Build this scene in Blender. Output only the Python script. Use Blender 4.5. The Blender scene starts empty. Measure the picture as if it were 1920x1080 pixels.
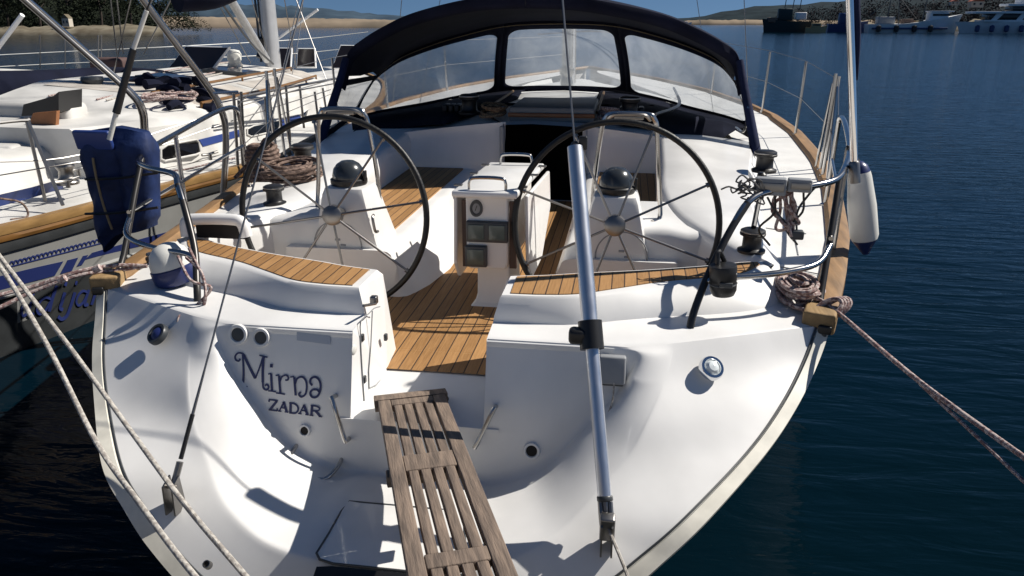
import bpy, bmesh, math, random
from mathutils import Vector as V, Matrix
random.seed(7)
R = math.radians
scene = bpy.context.scene
col = scene.collection

# ------------------------------------------------------------------ camera
F, YAW, PIT, CX, CH = 1427., R(8.4), R(19.31), .757, 2.15
_c, _s, _cp, _sp = math.cos(YAW), math.sin(YAW), math.cos(PIT), math.sin(PIT)
CO = V((CX, 0, CH))
RT = V((_c, _s, 0)); HD = V((-_s, _c, 0))
FW = HD*_cp + V((0, 0, -_sp)); UP = HD*_sp + V((0, 0, _cp))
cd = bpy.data.cameras.new('camera'); cam = bpy.data.objects.new('camera', cd); col.objects.link(cam)
cd.sensor_width = 36; cd.lens = F/1920*36; cd.clip_start = .05; cd.clip_end = 8000
cam.matrix_world = Matrix.Translation(CO) @ Matrix((RT, UP, -FW)).transposed().to_4x4()
scene.camera = cam

# ------------------------------------------------------------------ sky, sun, exposure
SUN = V((.92, .43, 1.0)).normalized()
EL = math.asin(SUN.z); AZ = math.atan2(SUN.x, SUN.y)
w = bpy.data.worlds.new('World'); scene.world = w; w.use_nodes = True
nt = w.node_tree; bg = nt.nodes['Background']
sky = nt.nodes.new('ShaderNodeTexSky'); sky.sky_type = 'NISHITA'; sky.sun_disc = False
sky.sun_elevation = EL; sky.sun_rotation = AZ; sky.altitude = 2500; sky.air_density = 1.0; sky.dust_density = .5; sky.ozone_density = .7
tcw = nt.nodes.new('ShaderNodeTexCoord'); va = nt.nodes.new('ShaderNodeVectorMath'); va.operation = 'ADD'; va.inputs[1].default_value = (0, 0, .16)
nt.links.new(tcw.outputs['Generated'], va.inputs[0]); nt.links.new(va.outputs[0], sky.inputs[0])   # the clear, hazeless air of the day: no bright band at the horizon
hs = nt.nodes.new('ShaderNodeHueSaturation'); hs.inputs['Saturation'].default_value = 1.2; nt.links.new(sky.outputs[0], hs.inputs['Color'])
nt.links.new(hs.outputs[0], bg.inputs[0]); bg.inputs[1].default_value = .045
sd = bpy.data.lights.new('sun', 'SUN'); sd.energy = 4.2; sd.angle = R(.5); sd.color = (1, .95, .87)
so = bpy.data.objects.new('sun', sd); col.objects.link(so); so.location = (20, 20, 30)
so.rotation_euler = SUN.to_track_quat('Z', 'Y').to_euler()
vs = scene.view_settings; vs.view_transform = 'Standard'; vs.look = 'None'; vs.exposure = .52; vs.gamma = 1

# ------------------------------------------------------------------ back-projection of measured points to known planes
def ray(px, py): return FW + RT*((px-960)/F) + UP*((540-py)/F)
def at(px, py, x=None, y=None, z=None, d=None):
    r = ray(px, py)
    if x is not None: t = (x-CO.x)/r.x
    elif y is not None: t = (y-CO.y)/r.y
    elif z is not None: t = (z-CO.z)/r.z
    else: t = d
    return CO + r*t
def atp(px, py, p0, n):
    r = ray(px, py); return CO + r*((p0-CO).dot(n)/r.dot(n))
def px_of(p):
    d = p-CO; q = d.dot(FW); return 960+F*d.dot(RT)/q, 540-F*d.dot(UP)/q

# ------------------------------------------------------------------ materials
def mat(name, c, rough=.5, metal=0., var=0., vscale=(6, 6, 6), bump=0., bscale=(60, 60, 60), coat=0., spec=.5, trans=0., rvar=0., c2=None):
    m = bpy.data.materials.new(name); m.use_nodes = True
    n = m.node_tree.nodes; l = m.node_tree.links; b = n['Principled BSDF']
    b.inputs['Base Color'].default_value = (*c, 1); b.inputs['Roughness'].default_value = rough
    b.inputs['Metallic'].default_value = metal; b.inputs['Coat Weight'].default_value = coat
    b.inputs['Specular IOR Level'].default_value = spec
    if var or bump or rvar:
        tc = n.new('ShaderNodeTexCoord')
        def noise(sc, det=5):
            mp = n.new('ShaderNodeMapping'); mp.inputs['Scale'].default_value = sc
            l.new(tc.outputs['Object'], mp.inputs[0])
            t = n.new('ShaderNodeTexNoise'); t.inputs['Scale'].default_value = 1; t.inputs['Detail'].default_value = det
            l.new(mp.outputs[0], t.inputs[0]); return t
        if var or rvar:
            t = noise(vscale)
        if var:
            r = n.new('ShaderNodeValToRGB'); l.new(t.outputs[0], r.inputs[0])
            k = c2 or tuple(max(0, v*(1-var)) for v in c)
            r.color_ramp.elements[0].position = .32; r.color_ramp.elements[1].position = .68
            r.color_ramp.elements[0].color = (*k, 1); r.color_ramp.elements[1].color = (*(min(1, v*(1+var*.35)) for v in c), 1)
            l.new(r.outputs[0], b.inputs['Base Color'])
        if rvar:
            mr = n.new('ShaderNodeMapRange'); l.new(t.outputs[0], mr.inputs[0])
            mr.inputs[3].default_value = max(.02, rough-rvar); mr.inputs[4].default_value = rough+rvar
            l.new(mr.outputs[0], b.inputs['Roughness'])
        if bump:
            t2 = noise(bscale, 3); bp = n.new('ShaderNodeBump'); bp.inputs['Strength'].default_value = bump; bp.inputs['Distance'].default_value = .01
            l.new(t2.outputs[0], bp.inputs['Height']); l.new(bp.outputs[0], b.inputs['Normal'])
    return m
def teak_mat(name, period=.052, axis=0, c=(.40, .215, .078), caulk=.10):
    m = mat(name, c, .62); n = m.node_tree.nodes; l = m.node_tree.links; b = n['Principled BSDF']
    tc = n.new('ShaderNodeTexCoord'); sx = n.new('ShaderNodeSeparateXYZ'); l.new(tc.outputs['Object'], sx.inputs[0])
    def mth(op, a, v=None, v2=None):
        k = n.new('ShaderNodeMath'); k.operation = op; l.new(a, k.inputs[0])
        if v is not None:
            if isinstance(v, (int, float)): k.inputs[1].default_value = v
            else: l.new(v, k.inputs[1])
        return k.outputs[0]
    u = mth('DIVIDE', sx.outputs[axis], period)
    fr = mth('FRACT', u); fl = mth('FLOOR', u)
    ck = mth('LESS_THAN', fr, caulk)
    mp = n.new('ShaderNodeMapping'); s = [9, 9, 9]; s[axis] = 160; mp.inputs['Scale'].default_value = s
    l.new(tc.outputs['Object'], mp.inputs[0])
    t = n.new('ShaderNodeTexNoise'); t.inputs['Scale'].default_value = 1; t.inputs['Detail'].default_value = 5; l.new(mp.outputs[0], t.inputs[0])
    wn = n.new('ShaderNodeTexWhiteNoise'); wn.noise_dimensions = '1D'; l.new(fl, wn.inputs['W'])
    mixv = mth('ADD', mth('MULTIPLY', t.outputs[0], .75), mth('MULTIPLY', wn.outputs[0], .3))
    r = n.new('ShaderNodeValToRGB'); l.new(mixv, r.inputs[0])
    r.color_ramp.elements[0].position = .25; r.color_ramp.elements[1].position = .85
    r.color_ramp.elements[0].color = (c[0]*.62, c[1]*.58, c[2]*.52, 1); r.color_ramp.elements[1].color = (c[0]*1.2, c[1]*1.22, c[2]*1.3, 1)
    mx = n.new('ShaderNodeMix'); mx.data_type = 'RGBA'; l.new(ck, mx.inputs[0]); l.new(r.outputs[0], mx.inputs[6]); mx.inputs[7].default_value = (.05, .028, .015, 1)
    l.new(mx.outputs[2], b.inputs['Base Color'])
    bp = n.new('ShaderNodeBump'); bp.inputs['Strength'].default_value = .25; bp.inputs['Distance'].default_value = .004; bp.invert = True
    l.new(ck, bp.inputs['Height']); l.new(bp.outputs[0], b.inputs['Normal'])
    return m
def rope_mat(name, c, c2, scale=70):
    m = mat(name, c, .9); n = m.node_tree.nodes; l = m.node_tree.links; b = n['Principled BSDF']
    tc = n.new('ShaderNodeTexCoord'); t = n.new('ShaderNodeTexNoise'); t.inputs['Scale'].default_value = scale; t.inputs['Detail'].default_value = 2
    l.new(tc.outputs['Object'], t.inputs[0])
    r = n.new('ShaderNodeValToRGB'); r.color_ramp.elements[0].position = .42; r.color_ramp.elements[1].position = .58
    r.color_ramp.elements[0].color = (*c2, 1); r.color_ramp.elements[1].color = (*c, 1)
    l.new(t.outputs[0], r.inputs[0]); l.new(r.outputs[0], b.inputs['Base Color'])
    bp = n.new('ShaderNodeBump'); bp.inputs['Strength'].default_value = .6; bp.inputs['Distance'].default_value = .004
    l.new(t.outputs[0], bp.inputs['Height']); l.new(bp.outputs[0], b.inputs['Normal'])
    return m
def vinyl_mat(name, haze=.3, tint=(.75, .78, .8)):
    m = bpy.data.materials.new(name); m.use_nodes = True
    n = m.node_tree.nodes; l = m.node_tree.links; n.remove(n['Principled BSDF']); out = n['Material Output']
    tr = n.new('ShaderNodeBsdfTransparent'); tr.inputs[0].default_value = (.86, .88, .9, 1)
    df = n.new('ShaderNodeBsdfTranslucent'); df.inputs[0].default_value = (*tint, 1)
    d2 = n.new('ShaderNodeBsdfDiffuse'); d2.inputs[0].default_value = (*tint, 1)
    gl = n.new('ShaderNodeBsdfGlossy'); gl.inputs['Roughness'].default_value = .08
    tc = n.new('ShaderNodeTexCoord'); t = n.new('ShaderNodeTexNoise'); t.inputs['Scale'].default_value = 3.5; t.inputs['Detail'].default_value = 8; t.inputs['Distortion'].default_value = .4
    l.new(tc.outputs['Object'], t.inputs[0])
    mr = n.new('ShaderNodeMapRange'); mr.inputs[1].default_value = .38; mr.inputs[2].default_value = .72; mr.inputs[3].default_value = haze*.72; mr.inputs[4].default_value = haze*1.25
    l.new(t.outputs[0], mr.inputs[0])
    a = n.new('ShaderNodeMixShader'); a.inputs[0].default_value = .55; l.new(df.outputs[0], a.inputs[1]); l.new(d2.outputs[0], a.inputs[2])
    b = n.new('ShaderNodeMixShader'); l.new(mr.outputs[0], b.inputs[0]); l.new(tr.outputs[0], b.inputs[1]); l.new(a.outputs[0], b.inputs[2])
    lw = n.new('ShaderNodeLayerWeight'); lw.inputs[0].default_value = .5
    pw = n.new('ShaderNodeMath'); pw.operation = 'POWER'; l.new(lw.outputs['Facing'], pw.inputs[0]); pw.inputs[1].default_value = 4
    fr = n.new('ShaderNodeMath'); fr.operation = 'MULTIPLY_ADD'; l.new(pw.outputs[0], fr.inputs[0]); fr.inputs[1].default_value = .35; fr.inputs[2].default_value = .04
    bp = n.new('ShaderNodeBump'); bp.inputs['Strength'].default_value = .25; bp.inputs['Distance'].default_value = .02; l.new(t.outputs[0], bp.inputs['Height'])
    l.new(bp.outputs[0], gl.inputs['Normal'])
    e = n.new('ShaderNodeMixShader'); l.new(fr.outputs[0], e.inputs[0]); l.new(b.outputs[0], e.inputs[1]); l.new(gl.outputs[0], e.inputs[2])
    l.new(e.outputs[0], out.inputs[0]); return m
GEL = mat('gelcoat', (.80, .79, .77), .36, var=.11, vscale=(3.2, 3.2, 1.4), bump=.05, bscale=(7, 7, 7), coat=.2, rvar=.1)
GELN = mat('gelcoat_deck', (.78, .77, .74), .5, var=.09, vscale=(5, 5, 5), bump=.15, bscale=(220, 220, 220))
CREAM = mat('cream_moulding', (.72, .69, .60), .5, var=.2, vscale=(9, 9, 9))
TEAK = teak_mat('teak_planking')
TEAKF = teak_mat('teak_planking_floor', .058)
TEAKP = mat('teak_plain', (.29, .165, .070), .6, var=.4, vscale=(18, 3, 18), bump=.2, bscale=(60, 8, 60))
TEAKG = mat('teak_greyed', (.34, .22, .10), .75, var=.45, vscale=(14, 3, 14), bump=.3, bscale=(60, 8, 60))
PLANK = mat('weathered_wood', (.205, .152, .115), .88, var=.5, vscale=(55, 2.2, 55), bump=.35, bscale=(150, 6, 150), c2=(.105, .080, .064))
for nd in [n_ for n_ in PLANK.node_tree.nodes if n_.type == 'MAPPING']:      # grain runs along the plank, which lies askew
    r_ = PLANK.node_tree.nodes.new('ShaderNodeMapping'); r_.inputs['Rotation'].default_value = (0, 0, R(-21.8)); src = nd.inputs[0].links[0].from_socket
    PLANK.node_tree.links.new(src, r_.inputs[0]); PLANK.node_tree.links.new(r_.outputs[0], nd.inputs[0])
STEEL = mat('stainless_steel', (.46, .45, .44), .2, 1., rvar=.06, vscale=(9, 9, 9))
STEELK = mat('dark_steel', (.055, .052, .05), .35, .6)  # darker steel for the pushpit legs
STEELD = mat('dull_steel', (.27, .26, .25), .38, 1.)
ALU = mat('brushed_aluminium', (.68, .70, .74), .38, 1., rvar=.08, vscale=(30, 30, 4))
ALUP = mat('painted_spar', (.50, .50, .50), .4, .3, var=.1)
BLACK = mat('black_plastic', (.012, .012, .013), .42, var=.2)
RUB = mat('black_leather', (.008, .008, .008), .5, bump=.2, bscale=(90, 90, 90))
CANV = mat('navy_canvas', (.009, .011, .026), .92, var=.35, vscale=(3, 3, 3), bump=.25, bscale=(14, 14, 14), spec=.15)
CANVS = mat('navy_canvas_side', (.012, .018, .055), .85, var=.35, vscale=(5, 5, 5), bump=.3, bscale=(25, 25, 25), spec=.2)
BLUE = mat('blue_cover', (.011, .027, .10), .7, var=.5, vscale=(9, 9, 9), bump=.5, bscale=(22, 22, 22), spec=.3)
NAVY = mat('navy_vinyl', (.018, .028, .115), .35)
PIPE = mat('tan_piping', (.22, .17, .10), .8)
VINYL = vinyl_mat('clear_vinyl', .46, (.62, .66, .70))
VINYLS = vinyl_mat('clear_vinyl_scuffed', .42)
GREY = mat('grey_plastic', (.30, .31, .32), .5, var=.15)
GREYD = mat('dark_grey_plastic', (.05, .055, .06), .4, var=.2)
SCREEN = mat('instrument_glass', (.085, .11, .10), .15)
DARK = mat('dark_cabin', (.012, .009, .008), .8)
BROWN = mat('varnished_wood', (.22, .075, .022), .35, var=.3, vscale=(4, 20, 20))
ROPEW = rope_mat('pale_rope', (.50, .47, .42), (.30, .27, .24))
ROPEP = rope_mat('red_flecked_rope', (.48, .40, .37), (.22, .13, .12))
ROPEB = rope_mat('brown_rope', (.24, .165, .13), (.10, .066, .052), 45)
FEND = mat('fender_white', (.74, .73, .68), .45, var=.14, vscale=(7, 7, 3))
CHROME = mat('chrome', (.75, .76, .78), .08, 1.)
LENS = mat('lamp_lens', (.8, .85, .85), .1, coat=.5)
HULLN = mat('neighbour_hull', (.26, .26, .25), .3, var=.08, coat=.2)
HULLD = mat('neighbour_hull_dark', (.035, .038, .04), .45, var=.3)
GELO = mat('old_gelcoat', (.67, .655, .62), .5, var=.3, vscale=(2.2, 2.2, 2.2))
NSKID = mat('nonskid_beige', (.50, .46, .41), .8, var=.25, vscale=(5, 5, 5), bump=.2, bscale=(120, 120, 120))
SMOKE = mat('smoked_glass', (.035, .028, .03), .12)
BLKWIN = mat('black_window', (.006, .006, .007), .12)
LOWR = mat('lower_rail_grey', (.3, .3, .29), .5)
STRIPE = mat('blue_stripe', (.02, .045, .19), .45)

# ------------------------------------------------------------------ mesh building
def cat(pts, k=6, closed=False):
    P = [V(p) for p in pts]; n = len(P)
    if n < 3 or k <= 1: return P
    out = []
    rng = range(n if closed else n-1)
    for i in rng:
        p1, p2 = P[i], P[(i+1) % n]
        p0 = P[(i-1) % n] if (closed or i > 0) else p1*2-p2
        p3 = P[(i+2) % n] if (closed or i < n-2) else p2*2-p1
        for j in range(k):
            t = j/k
            out.append(.5*((2*p1)+(p2-p0)*t+(2*p0-5*p1+4*p2-p3)*t*t+(3*p1-p0-3*p2+p3)*t**3))
    if not closed: out.append(P[-1])
    return out
def resample(pts, n):
    P = [V(p) for p in pts]; d = [0]
    for a, b in zip(P, P[1:]): d.append(d[-1]+(b-a).length)
    out = []; j = 0
    for i in range(n):
        t = d[-1]*i/(n-1)
        while j < len(d)-2 and d[j+1] < t: j += 1
        q = (t-d[j])/max(1e-9, d[j+1]-d[j]); out.append(P[j].lerp(P[j+1], min(1, max(0, q))))
    return out
def frame(t):
    t = t.normalized(); a = V((0, 0, 1)) if abs(t.z) < .9 else V((1, 0, 0))
    u = t.cross(a).normalized(); return u, t.cross(u).normalized()
class MB:
    def __init__(s): s.v = []; s.f = []
    def add(s, vs, fs):
        o = len(s.v); s.v += [V(p) for p in vs]; s.f += [tuple(i+o for i in f) for f in fs]; return s
    def grid(s, rows, cu=False, cv=False):
        n, m = len(rows), len(rows[0]); vs = [p for r in rows for p in r]; fs = []
        for i in range(n if cu else n-1):
            for j in range(m if cv else m-1):
                a, b, c, d = i*m+j, i*m+(j+1) % m, ((i+1) % n)*m+(j+1) % m, ((i+1) % n)*m+j
                fs.append((a, b, c, d))
        return s.add(vs, fs)
    def tube(s, pts, r=.01, n=8, k=5, closed=False, cap=True):
        P = cat(pts, k, closed); m = len(P)
        rr = r if isinstance(r, (list, tuple)) else None
        rings = []; u = None
        for i, p in enumerate(P):
            a = P[(i-1) % m] if (closed or i) else P[0]; b = P[(i+1) % m] if (closed or i < m-1) else P[-1]
            t = (b-a)
            if t.length < 1e-9: t = V((0, 0, 1))
            t.normalize()
            if u is None: u, w_ = frame(t)
            u = (u-t*u.dot(t))
            if u.length < 1e-6: u, w_ = frame(t)
            u.normalize(); w_ = t.cross(u)
            q = rr[0]+(rr[-1]-rr[0])*i/(m-1) if rr else r
            rings.append([p+u*(q*math.cos(2*math.pi*j/n))+w_*(q*math.sin(2*math.pi*j/n)) for j in range(n)])
        s.grid(rings, closed, True)
        if cap and not closed:
            o = len(s.v)-m*n
            s.f.append(tuple(o+j for j in range(n))[::-1]); s.f.append(tuple(o+(m-1)*n+j for j in range(n)))
        return s
    def box(s, c, size, rot=None, bev=.0):
        c = V(c); h = V(size)/2; M = rot.to_3x3() if rot is not None else Matrix.Identity(3)
        if bev <= 0:
            vs = [c+M @ V((x*h.x, y*h.y, z*h.z)) for x in (-1, 1) for y in (-1, 1) for z in (-1, 1)]
            return s.add(vs, [(0, 1, 3, 2), (4, 6, 7, 5), (0, 4, 5, 1), (2, 3, 7, 6), (0, 2, 6, 4), (1, 5, 7, 3)])
        bm = bmesh.new(); bmesh.ops.create_cube(bm, size=1)
        for v in bm.verts: v.co = V((v.co.x*size[0], v.co.y*size[1], v.co.z*size[2]))
        bmesh.ops.bevel(bm, geom=bm.edges[:], offset=bev, segments=3, affect='EDGES', profile=.5)
        bm.verts.index_update(); vs = [c+M @ v.co for v in bm.verts]; fs = [[v.index for v in f.verts] for f in bm.faces]
        bm.free(); return s.add(vs, fs)
    def lathe(s, prof, o=(0, 0, 0), ax=(0, 0, 1), n=24):
        o = V(o); ax = V(ax).normalized(); u, w_ = frame(ax); rings = []
        for r, h in prof:
            rings.append([o+ax*h+(u*math.cos(2*math.pi*j/n)+w_*math.sin(2*math.pi*j/n))*max(r, 1e-4) for j in range(n)])
        return s.grid(rings, False, True)
    def prism(s, pts, off):
        P = [V(p) for p in pts]; n = len(P); off = V(off)
        return s.add(P+[p+off for p in P], [tuple(range(n))[::-1], tuple(range(n, 2*n))]+[(i, (i+1) % n, n+(i+1) % n, n+i) for i in range(n)])
    def ribbon(s, pts, w_, n, th=.002, k=5):
        """flat stroke of width w_ lying on a surface with normal n"""
        P = cat(pts, k); m = len(P); n = V(n).normalized(); rows = []
        for i, p in enumerate(P):
            t = (P[min(m-1, i+1)]-P[max(0, i-1)]).normalized(); b = n.cross(t).normalized()
            q = w_ if isinstance(w_, (int, float)) else w_[0]+(w_[1]-w_[0])*i/max(1, m-1)
            rows.append([p-b*q/2, p-b*q/2+n*th, p+b*q/2+n*th, p+b*q/2])
        return s.grid(rows)
    def mirror(s):
        q = MB(); q.add([V((-p.x, p.y, p.z)) for p in s.v], [f[::-1] for f in s.f]); return q
    def both(s):
        q = s.mirror(); return s.add(q.v, q.f)
    def build(s, name, m, parent=None, smooth=40, label=None, solid=0., bevel=0., subd=0):
        me = bpy.data.meshes.new(name); me.from_pydata([tuple(p) for p in s.v], [], s.f); me.update()
        bm = bmesh.new(); bm.from_mesh(me); bmesh.ops.remove_doubles(bm, verts=bm.verts, dist=1e-5); bmesh.ops.recalc_face_normals(bm, faces=bm.faces[:]); bm.to_mesh(me); bm.free()
        me.materials.append(m)
        if smooth: me.shade_smooth(); me.set_sharp_from_angle(angle=R(smooth))
        o = bpy.data.objects.new(name, me); col.objects.link(o)
        if parent is not None: put(o, parent)
        if label: o['label'] = label
        if bevel:
            b = o.modifiers.new('bevel', 'BEVEL'); b.width = bevel; b.segments = 3; b.limit_method = 'ANGLE'; b.angle_limit = R(35)
        if solid:
            b = o.modifiers.new('solid', 'SOLIDIFY'); b.thickness = solid; b.offset = 0
        if subd:
            b = o.modifiers.new('sub', 'SUBSURF'); b.levels = subd; b.render_levels = subd
        return o
def wloc(o):
    p = V(o.location)
    return p if o.parent is None else p  # parts keep their origin at the world origin
def put(o, parent):
    o.parent = parent
    o.matrix_parent_inverse = Matrix.Translation(-V(parent.location)) if parent.parent is None else Matrix.Identity(4)
def thing(name, label, catg, loc=(0, 0, 0), group=None):
    o = bpy.data.objects.new(name, None); o.location = loc; o.empty_display_size = .2; col.objects.link(o)
    return tag(o, label, catg, group)
def tag(o, label, catg, group=None):
    o['label'] = label; o['category'] = catg
    if group: o['group'] = group
    return o
def struct(o): o['kind'] = 'structure'; return o
def stuff(o, label, catg): o['kind'] = 'stuff'; return tag(o, label, catg)
def interp(tab, x):
    if x <= tab[0][0]: return tab[0][1]
    for (a, b), (c, d) in zip(tab, tab[1:]):
        if x <= c: return b+(d-b)*(x-a)/(c-a)
    return tab[-1][1]
def rebase(o):
    me = o.data; xs = [v.co for v in me.vertices]
    c = V(((min(p.x for p in xs)+max(p.x for p in xs))/2, (min(p.y for p in xs)+max(p.y for p in xs))/2, min(p.z for p in xs)))
    me.transform(Matrix.Translation(-c)); o.location = c; return o

# ================================================================== WATER, SHORES, HILLS
def water_mat():
    m = mat('sea_water', (.004, .022, .036), .09, spec=.10); n = m.node_tree.nodes; l = m.node_tree.links; b = n['Principled BSDF']
    b.inputs['IOR'].default_value = 1.33
    tc = n.new('ShaderNodeTexCoord')
    def nz(sc, det, rot=0, dist=0.):
        mp = n.new('ShaderNodeMapping'); mp.inputs['Scale'].default_value = sc; mp.inputs['Rotation'].default_value = (0, 0, rot); l.new(tc.outputs['Object'], mp.inputs[0])
        t = n.new('ShaderNodeTexNoise'); t.inputs['Scale'].default_value = 1; t.inputs['Detail'].default_value = det; t.inputs['Distortion'].default_value = dist
        l.new(mp.outputs[0], t.inputs[0]); return t
    a = nz((1.5, 5.6, 1), 4, R(-8), .5); c = nz((.20, .55, 1), 4, R(6), .6); e = nz((6, 16, 1), 2, R(-10))
    def mth(op, x, y):
        k = n.new('ShaderNodeMath'); k.operation = op
        for i, q in enumerate((x, y)):
            if isinstance(q, (int, float)): k.inputs[i].default_value = q
            else: l.new(q, k.inputs[i])
        return k.outputs[0]
    h = mth('ADD', mth('ADD', a.outputs[0], mth('MULTIPLY', c.outputs[0], 1.2)), mth('MULTIPLY', e.outputs[0], .12))
    bp = n.new('ShaderNodeBump'); bp.inputs['Strength'].default_value = .33; bp.inputs['Distance'].default_value = .085
    l.new(h, bp.inputs['Height']); l.new(bp.outputs[0], b.inputs['Normal'])
    r = n.new('ShaderNodeValToRGB'); g = nz((.12, .12, 1), 5); l.new(g.outputs[0], r.inputs[0])
    r.color_ramp.elements[0].color = (.0006, .0055, .0075, 1); r.color_ramp.elements[1].color = (.0011, .0095, .021, 1)
    r.color_ramp.elements[0].position = .35; r.color_ramp.elements[1].position = .65
    l.new(r.outputs[0], b.inputs['Base Color'])
    return m
wb = MB(); ys = [-30, -5, 5, 20, 60, 200, 600, 2500, 6000]; xs = [-5000, -800, -200, -50, -10, 10, 50, 200, 800, 5000]
wb.grid([[(x, y, 0) for x in xs] for y in ys]); struct(wb.build('water', water_mat(), smooth=0))
SEABED = mat('seabed', (.02, .03, .02), .9)
def land_mat(name, c, c2, sc):
    return mat(name, c, .95, var=.5, vscale=(sc, sc, sc*2), c2=c2, spec=.1)
HILL = land_mat('far_hill', (.055, .085, .115), (.030, .050, .075), .01)  # blue of the distance haze put into the base colour
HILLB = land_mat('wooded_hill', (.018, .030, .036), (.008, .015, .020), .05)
BEACH = land_mat('pale_shore', (.30, .235, .17), (.17, .14, .105), .05)
ROCK = land_mat('shore_rock', (.22, .195, .145), (.14, .115, .08), .5)
def ridge(name, pts, y, depth, m, rough=.08, n=90):
    """terrain ridge: crest measured as pixel heights at distance y"""
    P = []
    for px, py in pts:
        p = at(px, py, y=y); P.append((p.x, max(.4, p.z)))
    x0, x1 = P[0][0], P[-1][0]; rows = []; prof = [(0, -.5), (.03, .15), (.18, .55), (.5, 1), (.8, .7), (1, 0)]
    rnd = random.Random(len(name)+int(y)); off = [rnd.uniform(-1, 1) for _ in range(n)]
    for q, hh in prof:
        row = []
        for i in range(n):
            x = x0+(x1-x0)*i/(n-1); h = interp(P, x)*(1+rough*off[i])
            s = 1+depth*q/y
            row.append((x*s, y+depth*(q-.5)*.9, h*hh*(1+.5*rough*rnd.uniform(-1, 1)) if hh > 0 else -.5))
        rows.append(row)
    return struct(MB().grid(rows).build(name, m, smooth=60))
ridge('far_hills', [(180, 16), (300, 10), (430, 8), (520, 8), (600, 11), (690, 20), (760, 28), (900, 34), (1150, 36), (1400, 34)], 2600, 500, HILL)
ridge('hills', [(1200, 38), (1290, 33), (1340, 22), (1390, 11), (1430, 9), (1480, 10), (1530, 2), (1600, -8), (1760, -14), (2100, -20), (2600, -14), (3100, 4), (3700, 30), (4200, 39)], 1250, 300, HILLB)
ridge('shore', [(300, 32), (340, 30), (480, 33), (600, 34), (720, 36), (800, 39)], 300, 30, BEACH, .03)
ridge('breakwater', [(1250, 42), (1300, 37.5), (1480, 37), (1560, 38.5), (1700, 37)], 560, 14, BEACH, .08)
ridge('headland', [(-500, 44), (-200, 46), (20, 51), (90, 50), (160, 50), (230, 48), (270, 46), (335, 51)], 118, 10, ROCK, .10)
LEAFH = land_mat('headland_scrub', (.022, .028, .018), (.008, .010, .008), .35)
ridge('wooded_headland', [(-500, -60), (-60, -34), (100, -30), (200, -26), (290, -8), (330, 10), (356, 40)], 150, 24, LEAFH, .14)
ridge('quay_shore', [(1560, 44), (1640, 41), (1760, 38), (1900, 36), (2100, 34), (2400, 36), (2900, 40)], 215, 12, ROCK, .3)

# the pale stone quay the photographer stands on; its sunlit top throws light back onto the stern
struct(MB().box((0, -6.3, .14), (60, 14, 1.5), None, .03).build('quay', mat('quay_stone', (.62, .57, .50), .85, var=.25, vscale=(2, 2, 2), bump=.3, bscale=(30, 30, 30))))
LEAFD = land_mat('dark_foliage', (.030, .038, .022), (.010, .014, .010), 1.4)
LEAFR = land_mat('dark_foliage_far', (.045, .034, .036), (.016, .016, .020), .5)
def leaf_clumps(mb, c, rad, n, size, rnd):
    for _ in range(n):
        while True:
            d = V((rnd.uniform(-1, 1), rnd.uniform(-1, 1), rnd.uniform(-1, 1)))
            if .25 < d.length < 1: break
        p = c+V((d.x*rad.x, d.y*rad.y, d.z*rad.z)); a = V((rnd.gauss(0, 1), rnd.gauss(0, 1), rnd.gauss(0, 1))).normalized(); u, w_ = frame(a); q = size*rnd.uniform(.5, 1.3)
        mb.add([p+u*q, p+w_*q*.7, p-u*q*.8, p-w_*q*.6], [(0, 1, 2, 3)])
BARK = mat('bark', (.06, .045, .035), .9, var=.4)
def tree(px, base_y, hpx, dist, label, m, rnd, wide=1.):
    b = at(px, base_y, y=dist); top = at(px, base_y-hpx, y=dist); h = top.z-b.z; b.z = max(.3, b.z)
    t = thing('tree', label, 'tree', b, 'trees on the wooded headland')
    tr = MB().tube([b-V((0, 0, .5)), b+V((.05*h, 0, .3*h)), b+V((0, .03*h, .75*h))], [.035*h, .012*h], 7)
    for k in range(4):
        z = .3+.12*k; a = rnd.uniform(0, 6.3)
        tr.tube([b+V((.04*h, 0, z*h)), b+V((.25*h*math.cos(a), .25*h*math.sin(a), (z+.22)*h))], [.014*h, .004*h], 5)
    tr.build('trunk', BARK, t)
    cr = MB()
    for k in range(9):
        a = rnd.uniform(0, 6.3); q = rnd.uniform(.05, .33)*h*wide
        c = b+V((q*math.cos(a), q*math.sin(a), h*rnd.uniform(.34, .86)))
        s = h*rnd.uniform(.13, .24); leaf_clumps(cr, c, V((s*1.2*wide, s*1.2*wide, s*.8)), 190, h*.026, rnd)
    cr.build('crown', m, t, smooth=0)
rnd = random.Random(3)
LT = ['dark evergreen at the far left of the wooded headland', 'round dark tree left of the pale rock on the headland', 'tall dark tree standing above the pale rock', 'dark tree right of the pale rock on the headland',
      'dark tree near the right end of the headland', 'last low dark tree at the tip of the headland', 'dark bush like tree low down beside the shore rocks']
for (px, by, hp), lb in zip([(15, 52, 92), (75, 52, 78), (130, 50, 84), (190, 50, 82), (245, 48, 76), (300, 45, 66), (40, 56, 44)], LT):
    tree(px, by, hp, 122+rnd.uniform(-2, 5), lb, LEAFD, rnd, 1.25)
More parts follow.
